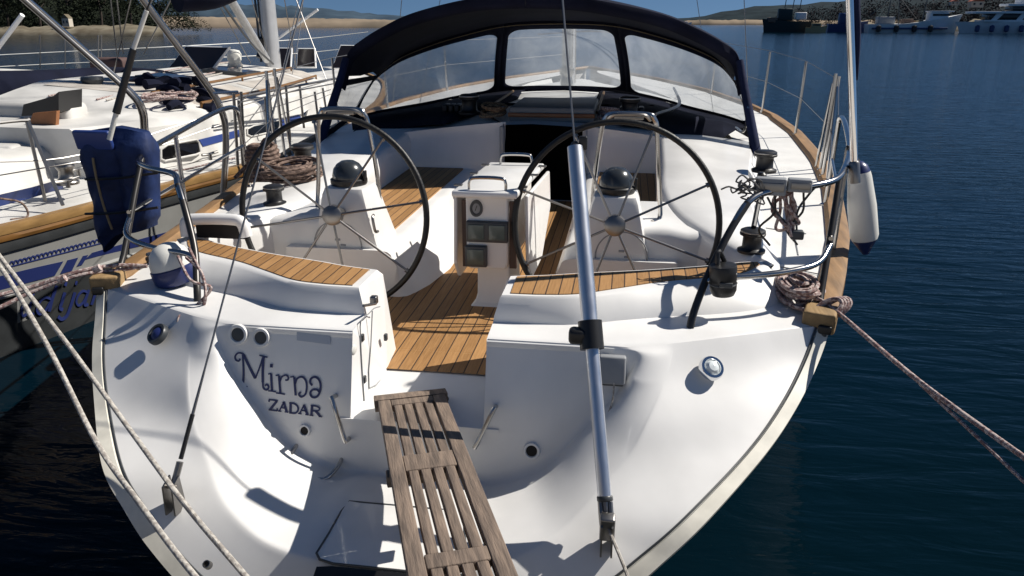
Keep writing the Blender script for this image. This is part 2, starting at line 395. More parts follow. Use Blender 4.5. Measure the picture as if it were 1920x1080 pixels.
# the wood behind them and on the far right shore, nobody could count the trees
def wood(name, pts, dist, deep, m, dens, label, rnd):
    mb = MB()
    P = [(at(a, b, y=dist).x, max(1, at(a, b, y=dist).z)) for a, b in pts]
    x = P[0][0]
    while x < P[-1][0]:
        h = interp(P, x)*rnd.uniform(.7, 1.08)
        for k in range(3):
            leaf_clumps(mb, V((x+rnd.uniform(-1, 1)*h*.15, dist+rnd.uniform(0, deep), h*(.3+.25*k))), V((h*.22, h*.22, h*.2)), dens, h*.03, rnd)
        x += h*.13
    return stuff(mb.build(name, m, smooth=0), label, 'wood')
wood('distant_wood', [(-60, -30), (100, -26), (250, -22), (330, 4), (352, 26)], 131, 6, LEAFD, 90, 'dark wood behind the trees of the headland', rnd)
wood('shore_wood', [(1462, 34), (1490, 20), (1540, 6), (1640, -4), (1760, -10), (1850, -14), (1990, -16), (2250, -6), (2500, 24)], 232, 14, LEAFR, 75, 'dark brownish wood on the shore behind the moored boats', rnd)
HOUSE = mat('house_wall', (.55, .50, .42), .8)
ROOFR = mat('roof_red', (.35, .10, .06), .8)
def house(px, py, wpx, hpx, dist, label, roof=ROOFR):
    a = at(px, py, y=dist); k = (a-CO).dot(FW)/F; w_, h = wpx*k, hpx*k
    t = thing('house', label, 'house', (a.x, dist, a.z), 'houses on the shores')
    MB().box((a.x, dist, a.z+h*.33), (w_, w_*.8, h*.67)).build('wall', HOUSE, t, 0)
    b = V((a.x, dist, a.z+h*.67+.02)); q = w_*.54
    MB().prism([b+V((-q, -q*.8, 0)), b+V((q, -q*.8, 0)), b+V((0, -q*.8, h*.33))], (0, q*1.6, 0)).build('roof', roof, t, 0)
    for s in (-.25, .25): MB().box(b+V((s*w_, -w_*.4-.03, -h*.3)), (w_*.16, .05, h*.22)).build('window', BLKWIN, t, 0)
house(1828, 14, 22, 16, 225, 'red roofed house among the dark trees above the white motor yacht')
house(1788, 10, 14, 10, 227, 'small red roofed house up between the trees')
house(128, 50, 14, 22, 117, 'small pale hut on the rocks of the headland', ROCK)

# ------------------------------------------------------------------ boats on the far side
WHITE = mat('boat_white', (.88, .88, .87), .4); BLUEH = mat('boat_blue', (.02, .05, .16), .4); GREENH = mat('boat_dark_green', (.012, .03, .032), .5); TANH = mat('boat_tan', (.45, .33, .17), .6); REDP = mat('red_paint', (.4, .04, .02), .6)
def boat_hull(mb, p, k, L, hb, ht, beam, bow=1, zb=0.):
    """hull lying along x from p (stern end if bow=1), heights in metres"""
    rows = []
    for i in range(13):
        t = i/12; x = p.x+(L*t if bow > 0 else -L*t)
        b = beam*(1-max(0, (t-.55)/.45)**2.2)*(.85+.15*min(1, t*4)); z = hb+(ht-hb)*max(0, t-.3)**1.6*1.75
        rk = (.06*L*max(0, t-.7)/.3)*bow
        rows.append([(x+rk, p.y-b/2, z), (x+rk*.4, p.y-b*.45, z*.5), (x, p.y-b*.38, -.3), (x, p.y+b*.38, -.3), (x+rk*.4, p.y+b*.45, z*.5), (x+rk, p.y+b/2, z)])
    mb.grid(rows, False, True); n = len(mb.v); mb.f.append(tuple(range(n-78, n-72))); mb.f.append(tuple(range(n-6, n))[::-1])
    return mb
def far_boat(name, label, catg, x0, x1, wl, dist, hull_m, hb, ht, bow, parts, beam=None):
    a = at(x0, wl, y=dist); c = at(x1, wl, y=dist); k = (a-CO).dot(FW)/F; L = c.x-a.x
    t = thing(name, label, catg, ((a.x+c.x)/2, dist, 0), 'boats moored along the far shore')
    p = V((a.x if bow > 0 else c.x, dist, 0))
    boat_hull(MB(), p, k, L, hb*k, ht*k, beam or L*.26, bow).build('hull', hull_m, t, 30)
    for nm, m, fx, w_, zb, h, dep in parts:     # fraction along from left, width px, bottom px, height px
        x = a.x+fx*L
        MB().box((x, dist, (zb+h/2)*k), (w_*k, (dep or .16)*L, h*k), bev=min(w_, h)*k*.12).build(nm, m, t, 40)
    return t, k, a, L
# white trawler
t, k, a, L = far_boat('fishing_boat', 'white fishing trawler with blue band moored left of the white motor yacht', 'boat', 1624, 1790, 57, 172, WHITE, 15, 33, 1,
    [('wheelhouse', WHITE, .78, 34, 20, 16, .13), ('cabin_roof', WHITE, .80, 42, 36, 2, .15), ('wheelhouse_window', BLKWIN, .80, 30, 29, 4, .132), ('deck_house', GREY, .2, 30, 14, 14, .12), ('net_drum', ROPEB, .45, 18, 14, 10, .12), ('fish_crates', TANH, .6, 22, 14, 7, .12), ('blue_band', BLUEH, .45, 130, 6, 3, .272)])
for fx, h, lean in ((.22, 66, 2), (.36, 60, -6), (.62, 70, 3), (.86, 48, 0)):
    MB().tube([(a.x+fx*L, 172, 12*k), (a.x+fx*L+lean*k, 172, h*k)], [.13, .07], 6).build('mast', GREYD, t)
MB().tube([(a.x+.22*L, 172, 60*k), (a.x+.02*L, 172, 30*k)], .07, 5).tube([(a.x+.36*L, 172, 56*k), (a.x+.55*L, 172, 24*k)], .07, 5).build('derrick', GREYD, t)
for fx in (.1, .3, .5, .68): MB().lathe([(.01, -.7), (.45, -.5), (.45, .5), (.01, .7)], (a.x+fx*L, 172-L*.135, 7*k), (0, 0, 1), 10).build('tyre_fender', BLACK, t)
# white motor yacht
t, k, a, L = far_boat('motor_yacht', 'large white motor yacht with dark window band at the right edge', 'boat', 1800, 2010, 57, 168, WHITE, 20, 20, -1,
    [('main_deck', WHITE, .55, 150, 20, 3, .24), ('saloon_window', BLKWIN, .56, 136, 23, 11, .2), ('upper_deck', WHITE, .52, 176, 34, 4, .25), ('bridge_window', BLKWIN, .62, 84, 38, 9, .16), ('hard_top', WHITE, .62, 104, 47, 4, .2), ('radar_arch', WHITE, .56, 34, 51, 7, .14)])
for fx in (.22, .44): MB().prism([V((a.x+fx*L, 168-.11*L, 23*k)), V((a.x+(fx+.05)*L, 168-.11*L, 23*k)), V((a.x+(fx+.10)*L, 168-.11*L, 34*k)), V((a.x+(fx+.04)*L, 168-.11*L, 34*k))], (0, .2*L, 0)).build('pillar', WHITE, t)
for i in range(6): MB().lathe([(.01, -.7), (.42, -.5), (.42, .5), (.01, .7)], (a.x+(.1+.13*i)*L, 168-.135*L, 8*k), (0, 0, 1), 10).build('fender', BLUEH, t)
# dark boats left of the flagpole
t, k, a, L = far_boat('fishing_boat', 'dark green working boat with a white box cabin', 'boat', 1432, 1520, 58, 174, GREENH, 19, 24, -1,
    [('cabin', WHITE, .75, 19, 22, 13, .2), ('wheelhouse', GREENH, .42, 26, 20, 22, .2), ('net_heap', ROPEB, .15, 16, 17, 9, .2)])
for fx in (.38, .55, .7): MB().tube([(a.x+fx*L, 174, 15*k), (a.x+(fx+.03)*L, 174, 58*k)], .09, 5).build('mast', GREYD, t)
far_boat('wooden_boat', 'small tan wooden boat tied beside the dark green boat', 'boat', 1510, 1548, 58, 170, TANH, 9, 13, 1, [('cabin', TANH, .5, 18, 9, 8, .2), ('cabin_window', BLKWIN, .5, 12, 12, 3, .205)])
t, k, a, L = far_boat('fishing_boat', 'blue hulled boat lying left of the flagpole', 'boat', 1550, 1622, 57, 176, BLUEH, 15, 20, 1, [('wheelhouse', BLUEH, .45, 24, 14, 20, .2), ('cabin', WHITE, .62, 14, 16, 9, .21)])
MB().tube([(a.x+.5*L, 176, 15*k), (a.x+.5*L, 176, 60*k)], .1, 5).build('mast', GREYD, t)
# a distant launch beside the dodger
far_boat('motor_boat', 'small white motorboat far off along the pale shore', 'boat', 1280, 1296, 45.5, 540, WHITE, 3, 5, 1, [('cabin', WHITE, .4, 5, 3, 3, .2)])

# ================================================================== THE YACHT (bow along +y, centreline x = 0, water z = 0)
yacht = thing('sailing_yacht', 'white sailing yacht seen from its stern with two steering wheels and a navy sprayhood', 'yacht', (0, 6, 0))
XO = [(2.5, 1.45), (3.0, 1.602), (3.6, 1.79), (4.245, 1.97), (5.4, 2.2), (6.4, 2.33), (7.8, 2.42), (9, 2.40), (10, 2.28), (11.5, 1.9), (13, 1.25), (14.2, .55), (15, .04)]
ZS = [(2.5, .98), (3.0, 1.0), (4.2, 1.02), (5.4, 1.06), (6.4, 1.09), (7.8, 1.12), (10, 1.16), (15, 1.32)]
def xo(y): return interp(XO, y)
def zs(y): return interp(ZS, y)
def inner(y): return interp([(2.6, .98), (3.0, 1.3), (3.3, 1.44), (4.5, 1.53), (5.2, 1.62), (6.2, 1.78), (8, 1.72), (10, 1.5), (12, .9), (14, .2)], y)
XL = [(3.0, 1.602), (3.6, 1.70), (4.245, 1.81), (5.4, 2.0), (6.4, 2.13), (7.8, 2.24), (9, 2.25), (10, 2.18), (11.5, 1.85), (13, 1.25), (15, .04)]
def port(q):
    for p in q.v:
        if p.x < 0 and p.y > 3.0: p.x *= 1-(1-interp(XL, p.y)/xo(p.y))*min(1, max(0, (abs(p.x)-.9*inner(p.y))/max(.05, xo(p.y)-.9*inner(p.y))))
    return q
RIM = [(1.602, 2.994, 1.0), (1.544, 2.873, .9), (1.443, 2.686, .8), (1.30, 2.474, .7), (1.074, 2.182, .6), (.93, 2.075, .50), (.80, 2.0, .41), (.60, 1.91, .31), (.40, 1.86, .25), (.2, 1.835, .215), (0, 1.83, .21)]
NU = 128
rim = resample(cat(RIM, 8), NU)
PN = V((0, -1, .27)).normalized(); PP = V((0, 2.54, .597))           # plane of the transom panel
def panel(x, z): return V((x, 2.54+.27*(z-.597), z))
# ---- hull topsides
rows = [[V(p) for p in rim]]
for i in range(1, 26):
    y = 3.0+12*i/25; a = V((xo(y), y, zs(y))); row = []
    f = min(1, max(0, (y-9)/6)); draft = -.25+.1*f
    for j in range(NU):
        t = j/(NU-1); e = 1-abs(1-t)**1.0
        ang = t*math.pi/2; p = .62
        x = a.x*max(0, math.cos(ang))**p; z = draft+(a.z-draft)*(1-math.sin(ang)**1.6) if True else 0
        row.append(V((x, y, z)))
    rows.append(row)
hull = MB().grid(rows); port(hull.both()).build('hull', GEL, yacht, 50)

# ---- transom: rim > flange > scoop edge > scoop > panel > ledge / gate
EDG = [(.985, 2.715, .999), (.954, 2.606, .9), (.893, 2.464, .8), (.83, 2.365, .71), (.72, 2.25, .62), (.60, 2.13, .535), (.42, 2.03, .475), (.22, 1.985, .45), (0, 1.975, .445)]
KPX = [(398, 606), (407, 623), (443, 700), (493, 767), (527, 813), (560, 846), (600, 868), (645, 885)]
KR = [atp(a, b, PP, PN) for a, b in KPX]
KR = [V((-p.x, p.y, p.z)) for p in KR]
KR[0] = V((.80, 2.652, .998))
KR += [V((.20, 2.50, .455)), V((.1, 2.495, .45)), V((0, 2.495, .45))]
edg = resample(cat(EDG, 8), NU); kr = resample(cat(KR, 8), NU)
GX = .268
GT = [(.76, 2.65, 1.0), (.62, 2.65, 1.0), (.45, 2.65, 1.0), (.33, 2.65, 1.0), (GX, 2.65, 1.0), (GX, 2.615, .87), (GX, 2.575, .73), (GX, 2.555, .665), (.18, 2.55, .663), (.09, 2.548, .662), (0, 2.548, .662)]
gt = resample([V(p) for p in GT], NU)
# make sure the gate corner stays crisp
rows = []
def mixp(a, b, t, off=V((0, 0, 0))): return [p.lerp(q, t)+off for p, q in zip(a, b)]
fl_in = mixp(rim, edg, .90)
def bow(p, q, t, h):                         # from the flange edge in to the crease: leaves the panel square-on
    out = []
    for i, (a, b) in enumerate(zip(p, q)):
        u = i/(NU-1); d = (b-a).length; f = min(1, u*9); k = (.62-.12*u)*f
        c = b+PN*d*k+V((0, 0, -.035*f*(1-u)))+(a-b)*(1-f)*.5
        out.append(a*(1-t)**2+c*(2*t*(1-t))+b*t*t)
    return out
rows = [rim, mixp(rim, edg, .05), mixp(rim, edg, .3), mixp(rim, edg, .6), mixp(rim, edg, .85), mixp(rim, edg, .965)]
rows += [bow(edg, kr, t, .16) for t in (.012, .05, .12, .22, .35, .5, .65, .78, .9, .97)]
rows += [mixp(kr, gt, t) for t in (.05, .15, .35, .6, .85, 1)]
# smooth along the row direction
cols = list(zip(*rows)); fine = [cat(c, 4) for c in cols]
tr = MB().grid(fine); tr.both().build('transom', GEL, yacht, 55)

# cream moulding round the rim
def rim_strip(a, b, h, nm, m):
    q = MB(); out = []
    for i in range(NU):
        p = rim[i]; e = edg[i]; d = (e-p).normalized(); n = V((0, -.55, .83))
        out.append([p-d*.012-n*.012, p-d*.012+n*h, p+d*a+n*h, p+d*b+n*.0])
    q.grid(out); q.both().build(nm, m, yacht, 30)
rim_strip(.046, .052, .010, 'rim_moulding', CREAM)
q = MB(); q.tube([rim[i]+(edg[i]-rim[i]).normalized()*.058+V((0, -.55, .83))*.003 for i in range(NU)], .0045, 5, 1); q.both().build('rim_seam', GREYD, yacht)

# ---- ledge and seat mouldings
AFT = [(GX+.03, 2.83), (.38, 2.832), (.46, 2.836), (.6, 2.865), (.77, 2.965), (.95, 3.075), (1.18, 3.175), (1.3, 3.25), (1.40, 3.40)]
FRT = [(GX+.03, 3.07), (.38, 3.09), (.46, 3.11), (.6, 3.16), (.77, 3.21), (.95, 3.27), (1.18, 3.36), (1.3, 3.42), (1.405, 3.45)]
def lift(t, z): return [V((a, b, z)) for a, b in t]
aft = resample(cat(lift(AFT, 1.115), 6), 40); frt = resample(cat(lift(FRT, 1.115), 6), 40)
lb = [(GX, 2.65), (.45, 2.65), (.62, 2.65), (.76, 2.652), (.985, 2.715), (1.116, 2.775), (1.3, 2.862), (1.45, 2.925), (1.54, 2.97)]
lback = resample(lift(lb, 1.0), 40)
outw = resample(cat([V((GX, 2.795, 1.012)), V((.45, 2.80, 1.012)), V((.62, 2.82, 1.012)), V((.77, 2.885, 1.012)), V((.98, 2.96, 1.012)), V((1.18, 3.02, 1.012)), V((1.36, 3.10, 1.015)), V((1.47, 3.22, 1.02)), V((1.50, 3.40, 1.03))], 6), 40)
rows = [[p+V((0, .002, -.05)) for p in lback], [p+V((0, -.009, -.026)) for p in lback], [p+V((0, -.007, -.008)) for p in lback], [p+V((0, .006, .0)) for p in lback], [p+V((0, .02, .003)) for p in lback]]
rows += [mixp(lback, outw, t) for t in (.4, .85)]
rows += [outw, [a.lerp(b, .12)+V((0, 0, .012)) for a, b in zip(outw, aft)], [a.lerp(b, .8)+V((0, -.004, .012)) for a, b in zip(outw, aft)]]
rows += [[p+V((0, 0, .002)) for p in aft], mixp(aft, frt, .5), [p+V((0, 0, .002)) for p in frt], [p+V((0, .012, -.02)) for p in frt], [p+V((0, .012, -.39)) for p in frt]]
led = MB().grid(rows); led.both().build('helm_seat_moulding', GEL, yacht, 38)
# inboard gate walls of the seat blocks
gw = MB()
gw.add([(GX, 2.65, 1.0), (GX, 2.795, 1.012), (GX+.028, 2.82, 1.10), (GX+.03, 2.83, 1.117), (GX+.03, 3.07, 1.117), (GX+.01, 3.09, 1.09), (GX-.03, 3.10, .70), (GX-.05, 2.9, .70), (GX, 2.555, .66)], [tuple(range(9))])
gw.mirror().build('gate_wall', GEL, yacht, 0); gw.build('gate_wall', GEL, yacht, 0)
GA, GB, GC = V((-GX, 2.555, .66)), V((-GX+.05, 2.9, .70)), V((-GX, 2.65, 1.0)); GN = (GB-GA).cross(GC-GA).normalized(); GN = GN if GN.x > 0 else -GN
def gpx(px, py): return atp(px, py, GA, GN)+GN*.003
q = MB()
for P in ([(697, 583), (694, 650), (691, 728), (722, 702)], [(711, 575), (700, 578), (690, 588), (678, 598), (674, 612), (677, 680), (682, 752)]): q.tube([gpx(*p) for p in P], .0028, 5, 2)
q.build('locker_seam', GREY, yacht)
for p in ((678, 633), (682, 711), (722, 632)): MB().box(gpx(*p), (.014, .022, .030), bev=.004).build('latch', GREYD, yacht)
MB().box(gpx(700, 562), (.03, .03, .035), bev=.006).tube([gpx(676, 573)+GN*.01, gpx(698, 569)+GN*.012], .006, 7).build('gate_catch', STEELD, yacht)
MB().lathe([(0, .004), (.014, .004), (.02, 0)], gpx(663, 655), GN, 18).build('courtesy_light', FEND, yacht)
# teak on the seats
for s in (1, -1):
    A = [p+V((0, .018, .006)) for p in aft[1:-1]]; B = [p+V((0, -.018, .006)) for p in frt[1:-1]]
    q = MB().grid([[p+V((0, 0, -.006)) for p in A], A, mixp(A, B, .5), B, [p+V((0, 0, -.006)) for p in B]])
    if s < 0: q = q.mirror()
    q.build('seat_teak', TEAK, yacht, 30)
# ---- gate sill and cockpit floor
q = MB(); q.grid([[(-GX-.06, y, z), (0, y, z+.003), (GX+.06, y, z)] for y, z in ((2.545, .645), (2.55, .664), (2.6, .672), (2.82, .705), (2.885, .716), (3.2, .716))]); q.build('gate_sill', GEL, yacht, 40)
q = MB().grid([[(-.225, 2.895, .726), (.225, 2.895, .726)], [(-.25, 3.1, .727), (.25, 3.1, .727)]]); q.grid([[(-.34, 3.1005, .727), (.34, 3.1005, .727)], [(-.36, 3.4, .727), (.36, 3.4, .727)], [(-.42, 6.2, .74), (.42, 6.2, .74)]])
for s in (1, -1): q.add([(s*.34, 3.1, .727), (s*1.2, 3.2, .727), (s*1.25, 3.84, .727), (s*.36, 3.84, .727)], [(0, 1, 2, 3)])
q.build('cockpit_floor', TEAKF, yacht, 0)
MB().grid([[(-1.45, 3.05, .705), (1.45, 3.05, .705)], [(-1.45, 6.4, .705), (1.45, 6.4, .705)]]).build('cockpit_sole', GELN, yacht, 0)
q = MB().lathe([(0, .004), (.028, .004), (.034, 0)], (.065, 2.70, .699), (0, -.15, 1), 20); q.build('sill_drain', GREYD, yacht)

# ---- side deck with teak rail
SD = [i*.25+2.6 for i in range(48)]
for s in (1, -1):
    pass
rows = []
for y in SD:
    if y < 2.99: continue
    a, b = min(inner(y), xo(y)-.02), xo(y)
    rows.append([(a, y, zs(y)+.012), (a*.6+b*.4, y, zs(y)+.006), (a*.2+b*.8, y, zs(y)), (b, y, zs(y)-.005)])
q = MB().grid(rows)
q.add([(1.50, 2.955, 1.0), (1.602, 2.994, .998), (1.602, 3.1, 1.0), (1.3, 3.2, 1.004), (1.3, 2.87, 1.0)], [(0, 1, 2, 3, 4)])
port(q.both()).build('side_deck', GELN, yacht, 40)
ty = [3.02+i*.3 for i in range(41)]
rows = []
for y in ty:
    b = xo(y)+.012; z = zs(y); wd = .105 if y < 9 else .08
    rows.append([(b+.016, y, z-.05), (b+.016, y, z+.022), (b-.01, y, z+.032), (b-wd+.02, y, z+.032), (b-wd, y, z+.012), (b-wd, y, z-.01)])
for s in (1, -1):
    q = MB().grid(rows); q.f.append((0, 1, 2, 3, 4, 5))
    if s < 0: q = port(q.mirror())
    q.build('toe_rail', TEAKP, yacht, 35)
# teak end blocks
for s in (1, -1):
    q = MB(); c = V((s*1.572, 3.02, 1.015)); rot = Matrix.Rotation(s*-.32, 3, 'Z')
    q.box(c, (.125, .13, .085), rot, .01); q.build('rail_end_block', TEAKG, yacht, 40)
    MB().box(c+V((s*.004, -.075, -.02)), (.05, .02, .035), rot, .006).build('end_fitting', BLACK, yacht)

# ---- coaming and helm platform
ST = [(3.40, 1.40, 1.118, 1.50), (3.6, 1.29, 1.13, 1.515), (3.85, 1.16, 1.15, 1.53), (4.2, 1.03, 1.175, 1.55), (4.7, .98, 1.20, 1.58), (5.3, 1.0, 1.235, 1.66), (6.2, 1.02, 1.28, 1.80), (6.35, 1.02, 1.29, 1.80)]
rows = []
for y, xi, zt, xq in ST:
    zd = zs(y)+.006; lo = .72 if y < 3.9 else .88
    rows.append([(xi-.015, y, lo), (xi-.01, y, zt-.10), (xi+.01, y, zt-.022), (xi+.045, y, zt), (xi*.55+xq*.45, y, zt-.006), (xq-.07, y, zt*.75+zd*.25), (xq-.02, y, zt*.3+zd*.7), (xq+.02, y, zd)])
cols = list(zip(*rows)); rows = list(zip(*[cat(c, 4) for c in cols]))
for s in (1, -1):
    q = MB().grid([list(r) for r in rows])
    if s < 0: q = q.mirror()
    q.build('coaming', GEL, yacht, 45)
for s in (1, -1):
    q = MB()      # helm bulkhead: aft face, top plate
    pr = [(3.85, .70), (3.84, 1.10), (3.855, 1.135), (3.89, 1.150), (4.4, 1.165), (4.46, 1.15), (4.47, .86)]
    q.grid([[(x, y, z-(.02 if x > 1 else 0)*(z > 1)) for y, z in pr] for x in (.86, .95, 1.0, 1.1, 1.2)])
    q.add([(.86, y, z) for y, z in pr], [tuple(range(7))]); q.grid([[(x, y, z) for y, z in ((3.85, .70), (3.845, 1.0), (3.9, 1.02), (4.05, 1.02), (4.06, .86))] for x in (.58, .87)]); q.add([(.58, y, z) for y, z in ((3.85, .70), (3.845, 1.0), (3.9, 1.02), (4.05, 1.02), (4.06, .70))], [(0, 1, 2, 3, 4)])
    if s < 0: q = q.mirror()
    q.build('helm_bulkhead', GEL, yacht, 45)
    pd = MB()       # pedestal
    secs = [(.72, .50, .94, 3.825, 4.2), (.95, .53, .91, 3.815, 4.16), (1.15, .575, .87, 3.81, 4.1), (1.27, .60, .845, 3.815, 4.06), (1.305, .612, .832, 3.83, 4.04), (1.312, .63, .815, 3.85, 4.02)]
    rws = []
    for z, xa, xb, ya, yb in secs:
        rws.append([(xa+.03, ya, z), (xb-.03, ya, z), (xb-.008, ya+.008, z), (xb, ya+.03, z), (xb, yb, z), (xa, yb, z), (xa, ya+.03, z), (xa+.008, ya+.008, z)])
    pd.grid(rws, False, True); n = len(pd.v); pd.f.append(tuple(range(n-8, n)))
    if s < 0: pd = pd.mirror()
    ped = pd.build('steering_pedestal', GEL, yacht, 35)
    c = V((s*.722, 3.935, 1.312))
    q = MB().lathe([(.0, .0), (.095, 0), (.10, .012), (.10, .03), (.092, .036)], c); cp = q.build('compass', BLACK, ped)
    q = MB().lathe([(.088, .03), (.088, .05), (.08, .085), (.06, .112), (.035, .127), (0, .132)], c); q.build('compass_dome', mat('compass_dome', (.03, .035, .04), .25, coat=.4), cp)
    MB().box(c+V((s*-.0+.10, -.02, .05)), (.012, .03, .06), bev=.003).build('compass_bracket', BLACK, cp)
    # inspection plate
    q = MB().lathe([(0, .004), (.118, .004), (.128, .002), (.13, 0)], (s*.765, 3.82-.003, 1.0), (0, -1, .03), 40); pl = q.build('inspection_plate', GELN, ped)
    q = MB().tube([V((s*.765+.133*math.cos(a), 3.812, 1.0+.133*math.sin(a))) for a in [i*math.pi/12 for i in range(24)]], .004, 5, 2, True); q.build('plate_ring', GREY, pl)
    for dx, dz in ((0, .03), (.0, -.02), (.03, .0)): MB().box((s*.765+dx, 3.812, 1.0+dz), (.03, .008, .012), bev=.003).build('plate_mark', GREY, pl)
    # guard rail over the pedestal
    q = MB(); xi, xq = .60, .95
    q.tube([(s*xi, 4.06, 1.02), (s*(xi+.0), 4.06, 1.30), (s*(xi+.03), 4.05, 1.60), (s*(xi+.05), 4.045, 1.675), (s*(xi+.09), 4.04, 1.70), (s*(xq-.09), 4.04, 1.70), (s*(xq-.05), 4.045, 1.675), (s*(xq-.03), 4.05, 1.6), (s*xq, 4.06, 1.30), (s*(xq+.01), 4.04, 1.16), (s*(xq-.03), 3.98, 1.15)], .0125, 8, 5)
    g = q.build('pedestal_guard', STEEL, ped)
    q = MB(); q.tube([(s*.66, 4.045, 1.67), (s*.70, 4.0, 1.70), (s*.84, 4.0, 1.70), (s*.88, 4.045, 1.67)], .010, 7); q.box((s*.77, 4.03, 1.685), (.15, .05, .022), bev=.006); q.build('guard_plate', STEELD, g)
    MB().tube([(s*.56, 3.83, 1.17), (s*.555, 3.80, 1.16), (s*.545, 3.80, 1.09), (s*.54, 3.83, 1.08)], .008, 7).build('throttle_lever', STEELD, ped)

# ---- steering wheels
def wheel(s, ph):
    c = V((s*.727, 3.68, 1.20)); tilt = Matrix.Rotation(R(-7), 3, 'X')
    def pt(r, a, d=0): return c+tilt @ V((r*math.cos(a), d, r*math.sin(a)))
    q = MB().tube([pt(.5, i*math.pi/24) for i in range(48)], .0158, 10, 2, True); wh = q.build('steering_wheel', RUB, yacht)
    for k in range(8):
        a = R(ph+45*k); MB().tube([pt(.04, a, -.012), pt(.495, a)], .0062, 7).build('spoke', STEELD, wh)
    MB().lathe([(0, -.035), (.03, -.035), (.052, -.02), (.055, .01), (.035, .05), (.02, .14)], c, tilt @ V((0, 1, 0)), 20).build('hub', STEELD, wh)
    for k in range(8):
        a = R(ph+45*k); MB().lathe([(.0, 0), (.014, 0), (.012, .014), (0, .016)], pt(.473, a), pt(.5, a)-c, 8).build('spoke_ferrule', STEELD, wh)
wheel(-1, 10); wheel(1, 26)

# ---- benches
for s in (1, -1):
    q = MB(); xi = .46; rws = []
    for y, xb in ((3.78, .42), (3.80, .38), (3.86, .345), (4.0, .30), (4.3, .25), (4.6, .25), (5.2, .30), (6.2, .36)):
        if s > 0: xb = max(xb, .40)
        rws.append([(x, y, z) for x, z in [(xb, .705), (xb+.01, .735), (xb+.035, .77), (xi-.03, .90), (xi-.008, .94), (xi, .966), (xi+.02, .981), (xi+.06, .987), (1.05, .987)]])
    q.grid(rws); q.add([V(p) for p in rws[0]]+[V((1.05, 3.78, .705))], [tuple(range(10))])
    if s < 0: q = q.mirror()
    be = q.build('cockpit_bench', GEL, yacht, 40)
    q = MB().box((s*.80, 5.14, .992), (.47, 2.06, .012)); q.build('bench_teak', TEAK, be, 0)
    for y in (4.5, 5.3): MB().box((s*(xi-.003), y, .935), (.014, .035, .03), bev=.004).build('bench_latch', GREYD, be)

# ---- aft cabin bulkhead, companionway
OX0, OX1 = -.22, .42; YB = 6.2
def ztop(x): return 1.372-.115*max(0, abs(x)-.25)
for x0, x1 in ((-1.3, OX0), (OX1, 1.3)):
    xs_ = [x0+(x1-x0)*i/6 for i in range(7)]
    MB().grid([[(x, YB+(.05 if f > .8 else 0)-.25*max(0, abs(x)-.85), .70+(ztop(x)-.70)*f) for f in (0, .4, .7, .85, .97, 1)] for x in xs_]).build('cabin_bulkhead', GEL, yacht, 40)
for x in (OX0-.015, OX1+.015): MB().box((x, YB-.03, 1.04), (.035, .07, .62), bev=.008).build('companionway_frame', GREY, yacht)
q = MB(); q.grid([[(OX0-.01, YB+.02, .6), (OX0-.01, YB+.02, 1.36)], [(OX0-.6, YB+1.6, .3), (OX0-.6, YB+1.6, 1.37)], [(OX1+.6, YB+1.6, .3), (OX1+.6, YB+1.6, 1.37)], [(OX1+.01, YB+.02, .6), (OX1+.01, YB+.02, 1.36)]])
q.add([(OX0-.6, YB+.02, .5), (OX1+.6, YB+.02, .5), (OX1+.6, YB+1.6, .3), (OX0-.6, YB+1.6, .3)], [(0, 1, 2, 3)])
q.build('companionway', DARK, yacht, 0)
q = MB()
for i in range(3): q.box(((OX0+OX1)/2, YB+.25+.2*i, .66-.16*i), (.5, .2, .025))
q.build('companionway_step', BROWN, yacht, 0)

# ---- coachroof
CRS = [(6.25, 1.50, 1.36), (7, 1.60, 1.36), (8, 1.66, 1.36), (9, 1.62, 1.36), (10, 1.46, 1.36), (11, 1.2, 1.34), (12, .9, 1.30), (13, .45, 1.26)]
rows = []
for y, w_, z in CRS:
    zd = zs(y)
    half = [(0, z), (.3*w_, z-.02), (.6*w_, z-.07), (.85*w_, z-.115), (w_, z-.17), (w_+.05, zd-.0)]
    rows.append([(-x, y, zz) for x, zz in half[::-1]]+[(x, y, zz) for x, zz in half[1:]])
n0 = len(rows[0])
q = MB()
# opening left in the roof for the hatch is covered by the sliding hatch, so the roof starts at the bulkhead
q.grid(rows); q.build('coachroof', GELN, yacht, 40)
hb = MB().box((.13, 6.95, 1.405), (.72, .9, .125), bev=.02).build('sliding_hatch', mat('hatch_grey', (.24, .23, .22), .5, var=.1), yacht)
MB().box((.13, 6.485, 1.405), (.73, .03, .035), bev=.006).build('hatch_trim', BROWN, hb)
for s in (1, -1):
    q = MB()
    for i in range(4): q.box((s*(.72+.055*i), 7.0, 1.40), (.045, .16, .07), bev=.012)
    q.build('rope_clutch', BLACK, yacht)
    q = MB().tube([(s*.5, 6.8, 1.40), (s*.5, 8.6, 1.42)], .014, 6); q.build('grab_rail', TEAKP, yacht)
MB().tube([(1.0, 6.7, 1.40), (1.25, 7.6, 1.40), (1.3, 9.5, 1.40)], .016, 6).build('hatch_track', STEELD, yacht)

